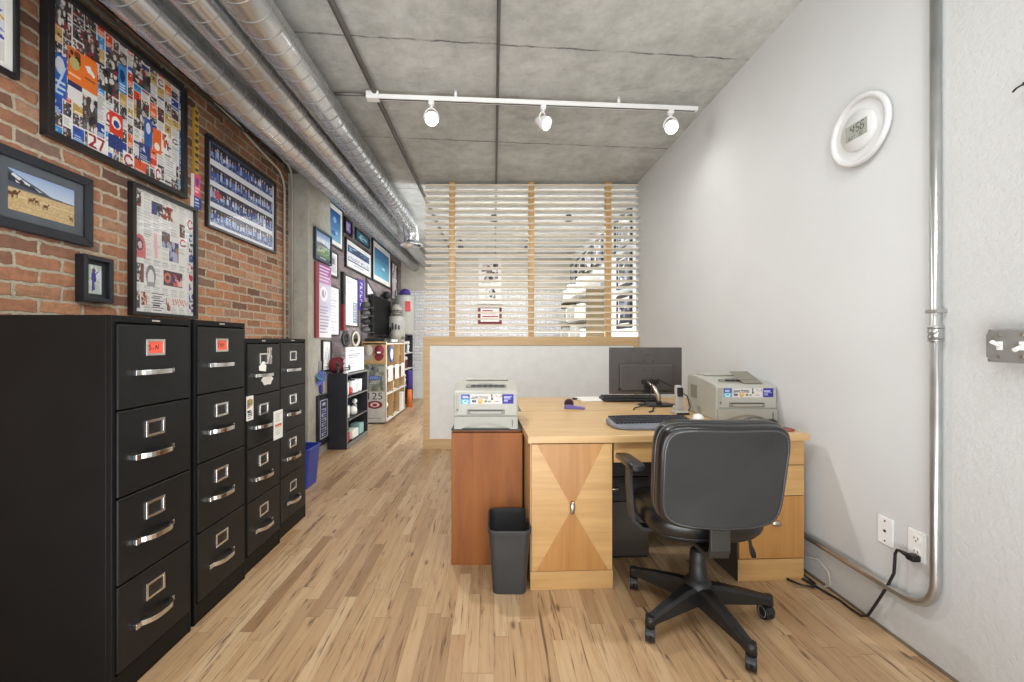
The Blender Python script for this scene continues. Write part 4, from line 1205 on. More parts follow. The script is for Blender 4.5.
lv.loft([[(.215 + p[0] * k + dx, -.03 + p[1] * .5, z) for p in rounded(.024, .014, .006)] for k, dx, z in ((.5, -.002, .365), (.55, .0, .345), (.9, .006, .325), (1.1, .012, .305), (.8, .016, .288))])
lv.build('tilt_lever', M_RUBBER, t)

# ================================================================== WASTE BINS
def bin_(name, label, loc, w, d, h, m, tap=.78):
    t = thing(name, label, 'waste bin', loc)
    b = MB()
    rr = lambda k, r: rounded(w * k, d * k, r)
    R = [(tap, 0), (tap + .01, .004), (.985, h - .02)]
    b.loft([[(p[0], p[1], z) for p in rr(k, .035 * k)] for k, z in R], 0, False, True, False)
    b.loft([[(p[0], p[1], z) for p in rr(k, .035 * k)] for k, z in ((.96, h - .02), (tap - .02, .008))], 0, False, False, True)
    b.build('bin_body', m, t)
    r = MB(); r.loft([[(p[0], p[1], z) for p in rr(k, .037 * k)] for k, z in ((.985, h - .022), (1.03, h - .02), (1.04, h - .004), (1.02, h), (.965, h - .002), (.955, h - .02))], 0, False, False, False); r.build('rim', m, t)
    return t
bin_('waste_bin', 'black plastic waste bin between the cherry cabinet and the desk', (.076, 2.158, 0.0), .205, .285, .322, M_RUBBER_G)
bin_('recycling_bin', 'blue plastic recycling bin behind the last filing cabinet', (-1.715, 3.60, 0), .36, .27, .34, M_BLUEPL, .84)

# ================================================================== RIGHT WALL
# digital clock
t = thing('wall_clock', 'round white digital wall clock with a clear ring reading 4:56', 'clock', (XR, 1.898, 2.186), RIGHT)
RX = Matrix.Rotation(PI / 2, 4, 'X')
M_CLOCK = plain('clock_white', (214, 215, 214), .4, vary=.01)
MB().lathe([(.130, .018), (.131, .028), (.138, .033), (.148, .033), (.155, .027), (.155, .016), (.146, .011), (.134, .012), (.130, .018)], 64, 0, RX).build('outer_ring', M_CLOCK, t)
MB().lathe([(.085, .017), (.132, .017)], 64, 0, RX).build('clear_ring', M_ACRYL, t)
MB().lathe([(.0001, .001), (.082, .001), (.088, .010), (.088, .028), (.084, .033), (.0001, .0335)], 56, 0, RX).build('clock_face', M_CLOCK, t)
MB().box(-.056, .056, -.0355, -.032, -.034, .036, .001).build('lcd_screen', plain('lcd_grey', (142, 146, 134), .35), t)
SEG = {'4': 'bcfg', '5': 'acdfg', '6': 'acdefg', '2': 'abdeg', '7': 'abc', '3': 'abcdg', '0': 'abcdef', '1': 'bc'}
def seg7(mb, ch, x, z, w, h, tk, y=-.0362):
    g = {'a': (0, h, w, h), 'g': (0, h / 2, w, h / 2), 'd': (0, 0, w, 0), 'f': (0, h / 2, 0, h), 'b': (w, h / 2, w, h), 'e': (0, 0, 0, h / 2), 'c': (w, 0, w, h / 2)}
    for s in SEG[ch]:
        a, b, c_, d_ = g[s]
        sl = .12
        p = Vector((x + a + sl * b, 0, z + b)); q = Vector((x + c_ + sl * d_, 0, z + d_))
        dv = (q - p).normalized(); nn = Vector((-dv.z, 0, dv.x)) * tk / 2
        p += dv * tk * .35; q -= dv * tk * .35
        mb.add([(p + nn) + Vector((0, y, 0)), (p - nn) + Vector((0, y, 0)), (q - nn) + Vector((0, y, 0)), (q + nn) + Vector((0, y, 0))], [(0, 1, 2, 3)])
lc = MB()
seg7(lc, '4', -.030, -.006, .016, .034, .0045); seg7(lc, '5', .0, -.006, .016, .034, .0045); seg7(lc, '6', .024, -.006, .016, .034, .0045)
for zz in (.003, .016): lc.add([(-.0085, -.0362, zz), (-.0045, -.0362, zz), (-.0045, -.0362, zz + .004), (-.0085, -.0362, zz + .004)], [(0, 1, 2, 3)])
lc.build('lcd_digits', plain('lcd_ink', (40, 44, 40), .5), t)
l2 = MB()
for i, ch in enumerate('627'): seg7(l2, ch, -.038 + i * .012, -.030, .007, .014, .002)
for i, ch in enumerate('30'): seg7(l2, ch, .014 + i * .012, -.030, .007, .014, .002)
l2.build('lcd_small_digits', MATS['lcd_ink'], t)

# conduit
cx_ = XR - .022
path = [Vector((cx_, 1.567, H - .002)), Vector((cx_, 1.567, .34))] + arc((cx_, 1.567, .34), (cx_, 1.70, .208), (cx_, 1.567, .208), 10)[1:] + [Vector((cx_, 1.9, .207)), Vector((cx_, 2.95, .203))]
t = thing('wall_conduit', 'steel conduit dropping down the right wall and bending along the floor', 'conduit', (0, 0, 0))
MB().tube(path, .0165, 18).build('pipe', M_PIPE, t)
MB().cyl((cx_, 1.567, 1.235), (cx_, 1.567, 1.285), .021, None, 20).cyl((cx_, 1.567, 1.232), (cx_, 1.567, 1.238), .023).cyl((cx_, 1.567, 1.282), (cx_, 1.567, 1.288), .023).cyl((cx_ - .02, 1.567, 1.25), (cx_ - .028, 1.567, 1.25), .005).cyl((cx_ - .02, 1.567, 1.27), (cx_ - .028, 1.567, 1.27), .005).build('coupling', M_PIPE, t)
MB().box(XR - .041, XR - .001, 1.545, 1.589, 1.338, 1.352, .002).build('strap', M_PIPE, t)

# wall plates
def wall_plate(label, u, z, kind):
    t = thing('wall_plate', label, 'wall plate', (XR, u, z), RIGHT)
    MB().box(-.036, .036, -.006, 0, -.059, .059, .003).build('plate', M_WHITE, t)
    if kind == 'blank':
        for zz in (-.042, .042): MB().cyl((0, -.0075, zz), (0, -.005, zz), .0035, None, 10).build('screw', M_RUBBER_G, t)
        MB().cyl((0, -.0085, 0), (0, -.005, 0), .0055, None, 12).build('jack', M_RUBBER_G, t)
    else:
        for zz in (-.026, .026):
            r = MB(); r.loft([[(p[0], y, zz + p[1]) for p in rounded(.034, .033, .012)] for y in (-.0055, -.0075)]); ro = r.build('receptacle', M_PAPER, t)
            MB().box(-.0085, -.006, -.008, -.007, zz - .002, zz + .008).box(.006, .0085, -.008, -.007, zz - .002, zz + .008).cyl((0, -.008, zz - .008), (0, -.007, zz - .008), .003, None, 10).build('slots', M_RUBBER, ro)
    return t
wall_plate('white wall plate with a small jack, left of the power outlet', 1.788, .426, 'blank')
wall_plate('white duplex power outlet with a black plug in it', 1.655, .428, 'duplex')
t = thing('power_cord', 'black power cord plugged into the outlet and trailing along the floor', 'power cord', (0, 0, 0))
pz = .402
pz = .384
pl = MB(); pl.box(XR - .042, XR - .008, 1.632, 1.666, pz - .013, pz + .013, .006); pl.cyl((XR - .03, 1.655, pz), (XR - .03, 1.70, pz + .003), .011, .006, 12); pl.build('plug', M_RUBBER, t)
MB().tube([Vector(p) for p in [(XR - .03, 1.69, pz + .003), (XR - .03, 1.708, pz + .001), (XR - .031, 1.716, .365), (XR - .031, 1.718, .325), (XR - .032, 1.72, .283), (XR - .03, 1.752, .21), (XR - .028, 1.80, .115), (XR - .028, 1.845, .028), (XR - .03, 1.875, .008), (XR - .033, 1.93, .006), (XR - .03, 1.99, .006), (XR - .055, 2.09, .006), (XR - .075, 2.17, .006), (XR - .12, 2.205, .006), (XR - .16, 2.16, .010), (XR - .13, 2.10, .014), (XR - .085, 2.085, .014), (XR - .05, 2.12, .012), (XR - .045, 2.22, .008), (XR - .05, 2.4, .006)]], .0055, 10).build('cord', M_RUBBER, t)
tag(MB().tube([Vector((XR - .045, 2.5, .05)), Vector((XR - .035, 2.2, .10)), Vector((XR - .03, 2.12, .13)), Vector((XR - .03, 2.06, .10)), Vector((XR - .035, 2.04, .05)), Vector((XR - .045, 2.09, .008)), Vector((XR - .06, 2.4, .006))], .0045, 10).build('data_cable', M_PRN), 'thin white cable looping behind the desk by right wall', 'cable')

# double switch box at the right edge
t = thing('switch_box', 'grey steel surface switch box with two toggles at right edge', 'switch box', (XR, 1.315, 1.218), RIGHT)
MB().box(-.068, .068, -.048, 0, -.054, .054, .006, seg=3).build('box_body', M_STEELBOX, t)
oc = [(-.066, -.036), (-.052, -.05), (.052, -.05), (.066, -.036), (.066, .036), (.052, .05), (-.052, .05), (-.066, .036)]
MB().prism(oc, -.053, -.047, 'xz', 0, .0015).build('cover_plate', plain('cover_steel', (138, 137, 133), .45, .25), t)
for xx, tt in ((-.028, 1), (.03, -1)):
    g = MB(); g.box(xx - .008, xx + .008, -.056, -.051, -.014, .014, .002); g.tube([(xx, -.053, 0), (xx, -.066, .006 * tt), (xx, -.078, .013 * tt)], [.006, .0055, .0065], 10); g.build('toggle', M_WHITE, t)
for a in (-.03, .03):
    for b in (-.034, .034): MB().cyl((a, -.0555, b), (a, -.052, b), .005, None, 12).build('screw', M_CHROME_D, t)
for a, b in ((-.056, .046), (-.056, -.046), (.056, .046), (.056, -.046)): MB().cyl((a, -.05, b), (a, -.046, b), .006, None, 12).build('corner_screw', M_CHROME_D, t)
cn = MB(); cn.cyl((.066, -.024, .03), (.10, -.024, .03), .018, None, 18); cn.cyl((.095, -.024, .03), (1.6, -.024, .03), .0115, None, 14); cn.build('conduit_stub', M_PIPE, t)
t = MB(); t.cyl((XR, 1.30, 2.03), (XR - .03, 1.30, 2.03), .006, None, 10); t.tube([(XR - .028, 1.30, 2.03), (XR - .03, 1.318, 2.027), (XR - .03, 1.328, 2.02)], .003, 8)
tag(t.build('wall_hook', M_RUBBER), 'small black hook high on the right wall at photo edge', 'hook')

# ================================================================== COLUMN PIECES
PC = CX
c = Canvas(60, 52, (176, 196, 220)); c.grad(0, .4, (120, 158, 206), (206, 214, 222)); c.ell(.3, .3, .3, .08, (226, 230, 236)); c.poly([(0, .42), (.4, .36), (1, .44), (1, .55), (0, .55)], (96, 112, 130)); c.poly([(0, .5), (1, .46), (1, .85), (0, .95)], (96, 128, 76)); c.ell(.55, .62, .4, .16, (150, 150, 146)); c.ell(.55, .64, .3, .11, (84, 140, 80)); c.ell(.5, .66, .12, .04, (196, 166, 120)); c.rect(0, .86, 1, 1, (60, 76, 90)); c.rect(.3, .9, .7, .95, (190, 200, 210))
framed('stadium_photo', 'dark teal framed aerial stadium photograph high on the concrete column', 'framed photograph', LEFT, PC, 4.66, 2.282, 0.45, 0.345, 0.025, 0.03, M_FRAME_T, c)

t = thing('banner_poster', 'tall red and lilac printed poster hanging on the column side', 'poster', (PC, 4.665, 1.68), LEFT)
MB().box(-.21, .21, -.02, -.001, -.405, .41, .002).build('board', M_RED, t)
c = Canvas(54, 110, (206, 198, 214)); c.grad(0, .26, (150, 60, 140), (190, 140, 180)); 
for k in range(5): c.rect(.22, .03 + k * .045, .9 - .08 * (k % 3), .05 + k * .045, (226, 206, 226))
c.ell(.5, .40, .24, .10, (238, 236, 240)); c.ell(.5, .40, .15, .06, (170, 160, 184)); c.line(.5, .33, .62, .47, .05, (238, 236, 240)); c.grad(.52, 1, (196, 190, 206), (232, 230, 232)); c.lines(.2, .56, .9, .95, 9, (160, 152, 172)); c.rect(0, 0, .2, 1, (134, 36, 40))
c.mesh('print', .42, .81, t, -.0205, z1=.41)

c = Canvas(40, 44, (236, 236, 234)); c.line(.2, .7, .6, .2, .03, (120, 124, 130)); c.line(.6, .2, .75, .6, .03, (130, 134, 140)); c.line(.3, .75, .8, .8, .02, (150, 152, 156)); c.ell(.45, .5, .12, .16, (200, 202, 206)); c.lines(.2, .84, .8, .96, 2, (150, 150, 152))
framed('sketch_frame', 'black framed white sketch low on the column side above the rosette', 'framed drawing', LEFT, PC, 4.76, 1.075, 0.26, 0.355, 0.018, 0.025, M_FRAME, c)

t = thing('ribbon_rosette', 'blue purple and teal folded cloth bow hanging on column', 'ribbon bow', (PC, 4.60, .80), LEFT)
rb = MB(); rb2 = MB()
for i, (a, L) in enumerate(((150, .13), (115, .11), (80, .12), (50, .12), (20, .09), (185, .11))):
    A = math.radians(a); ca, sa = math.cos(A), math.sin(A)
    tgt = rb if i % 2 else rb2
    tgt.add([(0, -.012, 0), (L * ca - .035 * sa, -.035, L * sa + .035 * ca), (L * 1.1 * ca, -.012, L * 1.1 * sa), (L * ca + .035 * sa, -.03, L * sa - .035 * ca), (0, -.05, 0)], [(0, 1, 2), (0, 2, 3), (4, 1, 2), (4, 2, 3), (0, 1, 4), (0, 3, 4)])
rb.build('blue_folds', plain('periwinkle_cloth', (88, 96, 178), .7), t)
rb2.build('teal_folds', plain('teal_cloth', (76, 120, 158), .7), t)
MB().prism([(-.02, .01), (.02, .01), (.028, -.12), (0, -.14), (-.026, -.12)], -.03, -.008, 'xz', 0, .004).build('tail', plain('purple_tail', (74, 66, 140), .7), t)
MB().box(-.03, .03, -.012, 0, .10, .22, .003).build('backing_plate', M_STEELBOX, t)

c = Canvas(34, 96, (40, 44, 66)); c.rect(.12, .04, .88, .96, (206, 212, 226)); c.rect(.2, .06, .8, .94, (36, 42, 78))
c.poly([(.5, .085), (.57, .125), (.74, .13), (.60, .155), (.66, .20), (.5, .175), (.34, .20), (.40, .155), (.26, .13), (.43, .125)], (220, 226, 238))
for k in range(6):
    v = .25 + k * .115
    c.rect(.30, v, .72, v + .028, (176, 190, 220)); c.rect(.30, v + .06, .72, v + .085, (176, 190, 220)); c.rect(.30 if k % 2 else .60, v, .42 if k % 2 else .72, v + .085, (196, 206, 228))
framed('letter_plaque', 'dark navy framed upright plaque with a star low on column', 'framed plaque', LEFT, PC, 4.685, .375, 0.37, 0.55, 0.045, 0.03, M_FRAME_N, c)

# ================================================================== PICTURES ON THE REAR LEFT WALL
def sky(nx=40, ny=40, a=(40, 92, 160), b=(120, 176, 206)):
    return Canvas(nx, ny).grad(0, 1, a, b)
c = sky(); c.ell(.5, .3, .16, .1, (150, 180, 220)); c.line(.3, .6, .7, .4, .06, (90, 130, 190)); c.ell(.4, .75, .2, .08, (60, 100, 160)); c.ell(.65, .7, .1, .06, (180, 200, 226))
framed('blue_print', 'blue picture in wide white mat partly behind the column', 'framed print', LEFT, XP, 5.32, 2.70, 0.54, 0.54, 0.02, 0.03, M_FRAME, c, .06, M_PAPER, 'framed pictures on the grey brick wall')
c = Canvas(24, 24, (112, 92, 170)); c.lines(.1, .1, .95, .9, 5, (214, 206, 232))
framed('lilac_plaque', 'small black frame with lilac lettering, beside the white matted blue picture', 'framed plaque', LEFT, XP, 5.81, 2.815, 0.29, 0.22, 0.03, 0.03, M_FRAME, c, .012, plain('indigo_mat', (60, 46, 110), .7), 'framed pictures on the grey brick wall')
c = Canvas(40, 20, (64, 120, 140)); c.ell(.45, .5, .18, .3, (170, 214, 222)); c.ell(.52, .5, .12, .2, (40, 92, 120)); c.line(.25, .6, .75, .4, .05, (200, 226, 232)); c.ell(.75, .5, .08, .14, (140, 190, 204))
framed('teal_print', 'small teal picture in black frame under the duct', 'framed print', LEFT, XP, 6.445, 2.81, 0.67, 0.175, 0.022, 0.03, M_FRAME_T, c, .0, None, 'framed pictures on the grey brick wall')
c = Canvas(72, 34, (230, 232, 236)); c.rect(.04, .08, .96, .42, (34, 56, 92)); c.blobs(.04, .12, .96, .4, [(60, 110, 160), (150, 190, 216), (30, 44, 70), (90, 140, 180)], 24, .07); c.rect(.04, .42, .96, .52, (216, 220, 226)); c.noise(.04, .55, .96, .72, [(196, 200, 206), (150, 156, 164), (226, 228, 230), (170, 176, 190)], 2); c.rect(.04, .74, .96, .78, (60, 66, 80)); c.rect(.3, .86, .7, .9, (170, 176, 186))
framed('stadium_panorama', 'wide black framed stadium panorama in the middle of the grey wall', 'framed panorama', LEFT, XP, 6.28, 2.455, 1.19, 0.41, 0.022, 0.035, M_FRAME, c, .03, M_PAPER, 'framed pictures on the grey brick wall')
c = sky(44, 30, (64, 120, 168), (110, 182, 204)); c.line(.2, .3, .8, .32, .03, (60, 110, 150)); c.line(.3, .45, .75, .47, .025, (70, 124, 160)); c.ell(.6, .62, .1, .05, (190, 220, 230)); c.ell(.5, .7, .2, .03, (90, 156, 186)); c.rect(.2, .82, .8, .84, (150, 206, 220))
framed('sea_poster', 'large sea blue poster in white mat at far end of wall', 'framed poster', LEFT, XP, 7.55, 2.605, 1.22, 0.70, 0.025, 0.035, M_FRAME, c, .09, M_PAPER, 'framed pictures on the grey brick wall')
c = Canvas(40, 50, (214, 206, 212)); c.blobs(0, 0, 1, 1, [(90, 84, 96), (230, 226, 230), (190, 150, 160), (60, 56, 66)], 50, .08)
framed('signed_poster', 'narrow signed poster beside the far corner of grey wall', 'poster', LEFT, XP, 8.5, 2.45, 0.52, 0.74, 0.02, 0.03, M_FRAME, c, 0, None, 'framed pictures on the grey brick wall')
c = Canvas(30, 34, (206, 206, 208)); c.rect(.2, .15, .8, .5, (120, 120, 126)); c.lines(.2, .6, .8, .9, 4, (140, 140, 146))
framed('certificate', 'black framed grey certificate half hidden behind the column banner', 'framed certificate', LEFT, XP, 5.26, 2.205, 0.30, 0.33, 0.025, 0.03, M_FRAME, c, .03, M_PAPER, 'framed pictures on the grey brick wall')
t = thing('wall_stick', 'upright dark red and black stick hung on the grey wall', 'stick', (XP, 5.58, 1.78), LEFT)
MB().box(-.04, .04, -.05, -.005, -.05, .38, .006).build('upper_shaft', M_FRAME, t)
MB().box(-.04, .04, -.05, -.005, -.40, -.05, .006).build('lower_shaft', M_RED, t)
c = Canvas(54, 70, (240, 240, 238)); c.noise(.05, .04, .95, .5, [(238, 238, 238), (226, 226, 228), (244, 244, 244)], 3); c.lines(.08, .06, .6, .5, 12, (206, 206, 210)); c.rect(.62, .5, .98, .94, (140, 150, 172)); c.lines(.64, .52, .96, .9, 8, (200, 206, 216)); c.lines(.08, .55, .58, .95, 10, (216, 216, 220))
framed('white_poster', 'large white notice poster with thin black border on grey wall', 'framed poster', LEFT, XP, 5.94, 1.80, 0.56, 0.70, 0.014, 0.025, M_FRAME, c, 0, None, 'framed pictures on the grey brick wall')
c = Canvas(30, 40, (232, 232, 232)); c.lines(.1, .05, .9, .95, 14, (196, 198, 204))
framed('white_notice', 'narrow white notice beside the column edge', 'framed notice', LEFT, XP, 5.27, 1.62, 0.42, 0.62, 0.014, 0.02, M_FRAME, c, 0, None, 'framed pictures on the grey brick wall')
t = thing('purple_banner', 'narrow purple banner with white lettering hung upright on the grey wall', 'banner', (XP, 6.38, 1.95), LEFT)
MB().box(-.15, .15, -.012, -.001, -.235, .225).build('cloth', M_PURPLE, t)
c = Canvas(16, 40, (70, 48, 150))
for k in range(6): c.rect(.32, .1 + k * .135, .68, .13 + k * .135, (214, 208, 236)); c.rect(.32 if k % 2 else .58, .1 + k * .135, .42 if k % 2 else .68, .19 + k * .135, (214, 208, 236))
c.mesh('lettering', .3, .46, t, -.0125, z1=.225)
t = thing('pennant', 'dark triangular pennant with a pale triangle on the grey wall', 'pennant', (XP, 6.93, 2.08), LEFT)
MB().prism([(-.30, .17), (.32, -.06), (-.30, -.15)], -.01, -.001, 'xz').build('felt', M_NAVY, t)
MB().prism([(-.22, .09), (.10, -.04), (-.22, -.09)], -.013, -.0095, 'xz').build('emblem', M_PAPER, t)
t = MB(); t.lathe([(.075, .0), (.10, .004), (.115, .02), (.10, .03), (.08, .022), (.075, 0)], 36, 0, Matrix.Rotation(PI / 2, 4, 'X') @ Matrix.Diagonal((1.55, 1.0, 1, 1)))
t2 = thing('oval_mirror', 'oval mirror in a cream frame above the black bookcase', 'mirror', (XP, 6.12, 1.275), LEFT)
t.build('frame', plain('cream_frame', (206, 200, 184), .5), t2)
MB().loft([[(.125 * math.cos(a), y, .082 * math.sin(a)) for a in [2 * PI * k / 36 for k in range(36)]] for y in (-.004, -.012)], 0, False).build('glass', plain('mirror_glass', (120, 120, 120), .1, .9), t2)
t = MB(); t.lathe([(.06, .0), (.10, .0), (.105, .02), (.06, .02), (.06, 0)], 28, 0, Matrix.Rotation(PI / 2, 4, 'X') @ Matrix.Diagonal((1.4, 1, 1, 1)))
for k in range(3): t.box(-.13, .13, -.014, -.006, -.012, .012, 0, 0, 2, Matrix.Rotation(PI / 3 * k, 4, 'Y'))
tag(t.build('wheel_ornament', M_RUBBER_G, None, (XP, 5.72, 1.27), LEFT), 'dark spoked wheel ornament beside the oval mirror', 'ornament')
# stacked caps on the wall
for k in range(4):
    m = MB(); m.sphere((0, -.07, 0), .075, 12, 0, (1, .9, .72)); m.loft([[(.09 * math.cos(a) * s, -.10 - abs(.10 * math.sin(a)) * s, -.045 + dz) for a in [PI * i / 12 for i in range(13)]] for s, dz in ((1, 0), (1, .006))], 0, False)
    tag(m.build('baseball_cap', [plain('cap_grey', (98, 98, 96), .8), M_RUBBER_G, MATS['cap_grey'], plain('cap_olive', (84, 86, 74), .8), M_RUBBER_G][k], None, (XP, 6.42, 1.42 + k * .125), LEFT), 'cap in a column of grey caps between purple banner and television', 'cap', 'grey caps hung in a column')

# ================================================================== BLACK BOOKCASE (first)
BX, BY0, BY1, BH = -1.68, 4.80, 5.60, .865
t = thing('black_bookcase', 'low black three shelf bookcase next to the concrete column', 'bookcase', (BX, (BY0 + BY1) / 2, 0), LEFT)
w = BY1 - BY0; hw = w / 2; dp = .225
MB().box(-hw, -hw + .02, .002, dp, 0, BH, .001).box(hw - .02, hw, .002, dp, 0, BH, .001).box(-hw + .02, hw - .02, .002, dp, BH - .02, BH, .001).box(-hw + .02, hw - .02, .002, dp, 0, .06, .001).build('case', M_BCASE, t)
MB().box(-hw + .02, hw - .02, dp - .012, dp, .06, BH - .02).build('back_panel', M_NAVY, t)
for z in (.06, .33, .60): MB().box(-hw + .02, hw - .02, .004, dp - .012, z - .016, z, .001).build('shelf', M_BCASE, t)
MB().box(-hw, -hw + .02, -.001, .0025, 0, BH).box(hw - .02, hw, -.001, .0025, 0, BH).box(-hw, hw, -.001, .0025, BH - .02, BH).box(-hw + .02, hw - .02, -.001, .0025, 0, .06).box(-hw + .02, hw - .02, -.001, .0025, .316, .33).box(-hw + .02, hw - .02, -.001, .0025, .586, .60).build('edge_strip', M_BCASE_E, t)

def mug(label, x, y, z, s, m, group):
    o = MB(); o.lathe([(.0001, 0), (.036, 0), (.04, .006), (.042, .09), (.038, .09), (.036, .01), (.0001, .008)], 20)
    o.tube([(.04, 0, .075), (.065, 0, .07), (.07, 0, .045), (.062, 0, .022), (.04, 0, .018)], .006, 8)
    ob = o.build('mug', m, None, (x, y, z), random.uniform(0, 6)); ob.scale = (s,) * 3
    return tag(ob, label, 'mug', group)
def figurine(label, x, y, z, h, m1, m2, group, name='figurine', cat='figurine'):
    t_ = thing(name, label, cat, (x, y, z), random.uniform(0, 1), group)
    MB().lathe([(.0001, 0), (.028 * h / .15, 0), (.028 * h / .15, .012), (.016 * h / .15, .016), (.02 * h / .15, h * .35), (.026 * h / .15, h * .55), (.012 * h / .15, h * .66), (.0001, h * .68)], 16).build('body', m1, t_)
    MB().sphere((0, 0, h * .82), h * .17, 12).build('head', m2, t_)
    return t_
def ball(label, x, y, z, r, m, group=None, name='souvenir_ball'):
    return tag(MB().sphere((0, 0, r), r, 14).build(name, m, None, (x, y, z)), label, 'ball', group)
def small_box(name, label, cat, x, y, z, w_, d_, h_, m, rz=0.0, group=None):
    return tag(MB().box(-w_ / 2, w_ / 2, -d_ / 2, d_ / 2, 0, h_, .004).build(name, m, None, (x, y, z), rz), label, cat, group)
def helmet(label, loc, s, m, rz, mask=True, group=None):
    t_ = thing('football_helmet', label, 'helmet', loc, rz, group)
    b = MB(); prof = []
    b.sphere((0, 0, .11 * s), .115 * s, 18, 0, (1.0, 1.12, .95)); b.build('shell', m, t_)
    k = MB()
    for dz in (.05, .08): k.tube([Vector((.11 * s * math.cos(a), -.10 * s - .07 * s * math.sin(a), dz * s)) for a in [PI * i / 10 for i in range(11)]], .006 * s, 8)
    for xx in (-.035, .035): k.cyl((xx * s, -.165 * s, .045 * s), (xx * s, -.15 * s, .115 * s), .006 * s, None, 8)
    k.build('face_mask', M_RUBBER, t_)
    return t_
xs = BX - .10
M_BROWNISH = plain('tan_item', (176, 140, 104), .6); M_GREENISH = plain('green_item', (70, 96, 66), .6)
for i, (y, mm, lb) in enumerate(((4.93, M_WHITE, 'first white mug on top shelf of the black bookcase'), (5.19, M_WHITE, 'large white mug mid top shelf of the black bookcase'), (5.42, M_WHITE, 'white mug at the far end of the black bookcase top shelf'))):
    mug(lb, xs, y, .6, 1.75, mm, 'mugs in the black bookcase')
ball('white and red ball on the black bookcase top shelf', BX - .06, 5.03, .6, .05, plain('red_item', (196, 60, 50), .4))
figurine('white figurine on black bookcase top shelf between mugs', BX - .07, 5.30, .6, .17, M_WHITE, M_PAPER, None)
mug('white jug on the middle shelf of the black bookcase, near end', xs, 4.98, .33, 1.6, M_WHITE, 'mugs in the black bookcase')
ball('dark round ball on middle shelf of the black bookcase', BX - .07, 4.90, .33, .045, M_RUBBER_G)
figurine('grey figurine on middle shelf of the black bookcase', BX - .08, 5.30, .33, .19, M_GREYCLOTH, M_WHITE, None)
ball('white ball beside grey figurine on middle shelf of black bookcase', BX - .07, 5.20, .33, .055, M_PAPER)
small_box('cd_stack', 'stack of white cases on lowest shelf of black bookcase', 'case', BX - .08, 5.16, .06, .12, .22, .10, M_PAPER)
small_box('souvenir_box', 'green box on lowest shelf of black bookcase', 'box', BX - .13, 5.02, .06, .1, .14, .20, M_GREENISH)
small_box('souvenir_box', 'red box on lowest shelf of black bookcase near the column', 'box', BX - .07, 4.92, .06, .09, .1, .11, MATS['red_item'])
small_box('souvenir_box', 'pale teal box at the far end of the black bookcase lowest shelf', 'box', BX - .08, 5.40, .06, .12, .16, .13, plain('teal_item', (150, 190, 186), .5))
helmet('dark red football helmet on top of the black bookcase', (BX - .15, 4.90, BH), .86, M_MAROON, LEFT + .3)
t = thing('lettered_board', 'white printed board leaning on top of the black bookcase', 'sign', (BX - .05, 5.22, BH + .003), LEFT)
c = Canvas(50, 44, (238, 238, 236)); c.lines(.06, .08, .95, .45, 5, (150, 152, 158)); c.lines(.06, .52, .6, .92, 5, (170, 172, 176)); c.rect(.55, .1, .58, .9, (190, 190, 194)); c.rect(.62, .55, .92, .9, (206, 206, 210)); c.line(.05, .3, .8, .28, .02, (110, 112, 118))
MB().box(-.33, .33, -.010, .002, 0, .30, .002).build('board', M_PAPER, t)
c.mesh('print', .64, .29, t, -.0105, z1=.295)
for k, (y, mm, hh) in enumerate(((4.865, M_WHITE, .17), (4.84, M_RUBBER_G, .14))):
    figurine(('white', 'black')[k] + ' figurine beside the red helmet on the black bookcase', BX - .04 - .07 * k, y - .02 * k, BH, hh, mm, mm, None)

# ================================================================== CUBE SHELF
SX, SY0, SY1, SH = -1.615, 6.30, 7.60, 1.235
SD = .37
t = thing('cube_shelf', 'white fronted cube shelf unit full of souvenirs with tan side', 'shelf unit', (SX, (SY0 + SY1) / 2, 0), LEFT)
hw = (SY1 - SY0) / 2
for a in (-hw, hw - .022): MB().box(a, a + .022, .003, SD, 0.03, SH, .001).build('side_panel', M_BOXWOOD, t)
MB().box(-hw + .022, hw - .022, SD - .012, SD, .03, SH).build('back_panel', plain('shelf_back', (120, 96, 80), .7), t)
ZS = (.05, .45, .84, SH - .02)
for z in ZS: MB().box(-hw, hw, -.002, SD - .012, z - .022, z + .0, .001).build('shelf', M_SHELFW, t)
for k in range(1, 3): MB().box(-hw + 2 * hw * k / 3 - .011, -hw + 2 * hw * k / 3 + .011, .0, SD - .012, .05, SH - .042).build('divider', M_BOXWOOD, t)
MB().box(-hw, -hw + .022, -.003, .004, .03, SH).box(hw - .022, hw, -.003, .004, .03, SH).build('front_edge', M_SHELFW, t)
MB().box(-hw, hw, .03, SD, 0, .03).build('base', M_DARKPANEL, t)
# things hung on the near side (plane y = SY0, facing the camera)
def cap(label, x, z, m):
    t_ = thing('baseball_cap', label, 'cap', (x, SY0, z), 0)
    MB().sphere((0, -.05, .03), .072, 16, 0, (1, .72, 1.15)).build('crown', m, t_)
    b = MB(); b.loft([[(.07 * math.cos(a) * s, -.065 - .03 * abs(math.sin(a)) , -.04 - .085 * abs(math.sin(a)) * s + dz) for a in [PI * i / 14 for i in range(15)]] for s, dz in ((1, 0), (1, .006))], 0, False); b.build('brim', m, t_)
    return t_
cap('stone grey baseball cap hung on the tan shelf side', -1.875, 1.075, M_GREYCLOTH)
cp = cap('maroon baseball cap hung beside the grey one on tan shelf side', -1.705, 1.075, M_MAROON)
MB().box(-.02, .03, -.112, -.10, -.01, .012, .002).build('cap_emblem', M_PAPER, cp)
t = thing('folded_shirt', 'grey camouflage shirt with navy star and oval logo on shelf side', 'shirt', (-1.79, SY0, .70), 0)
MB().box(-.165, .165, -.025, -.001, -.21, .20, .006).build('cloth', M_GREYCLOTH, t)
c = Canvas(66, 78, (136, 136, 124)); c.blobs(0, 0, 1, 1, [(110, 112, 98), (156, 154, 140), (92, 94, 84), (142, 144, 128)], 70, .1)
sr = []
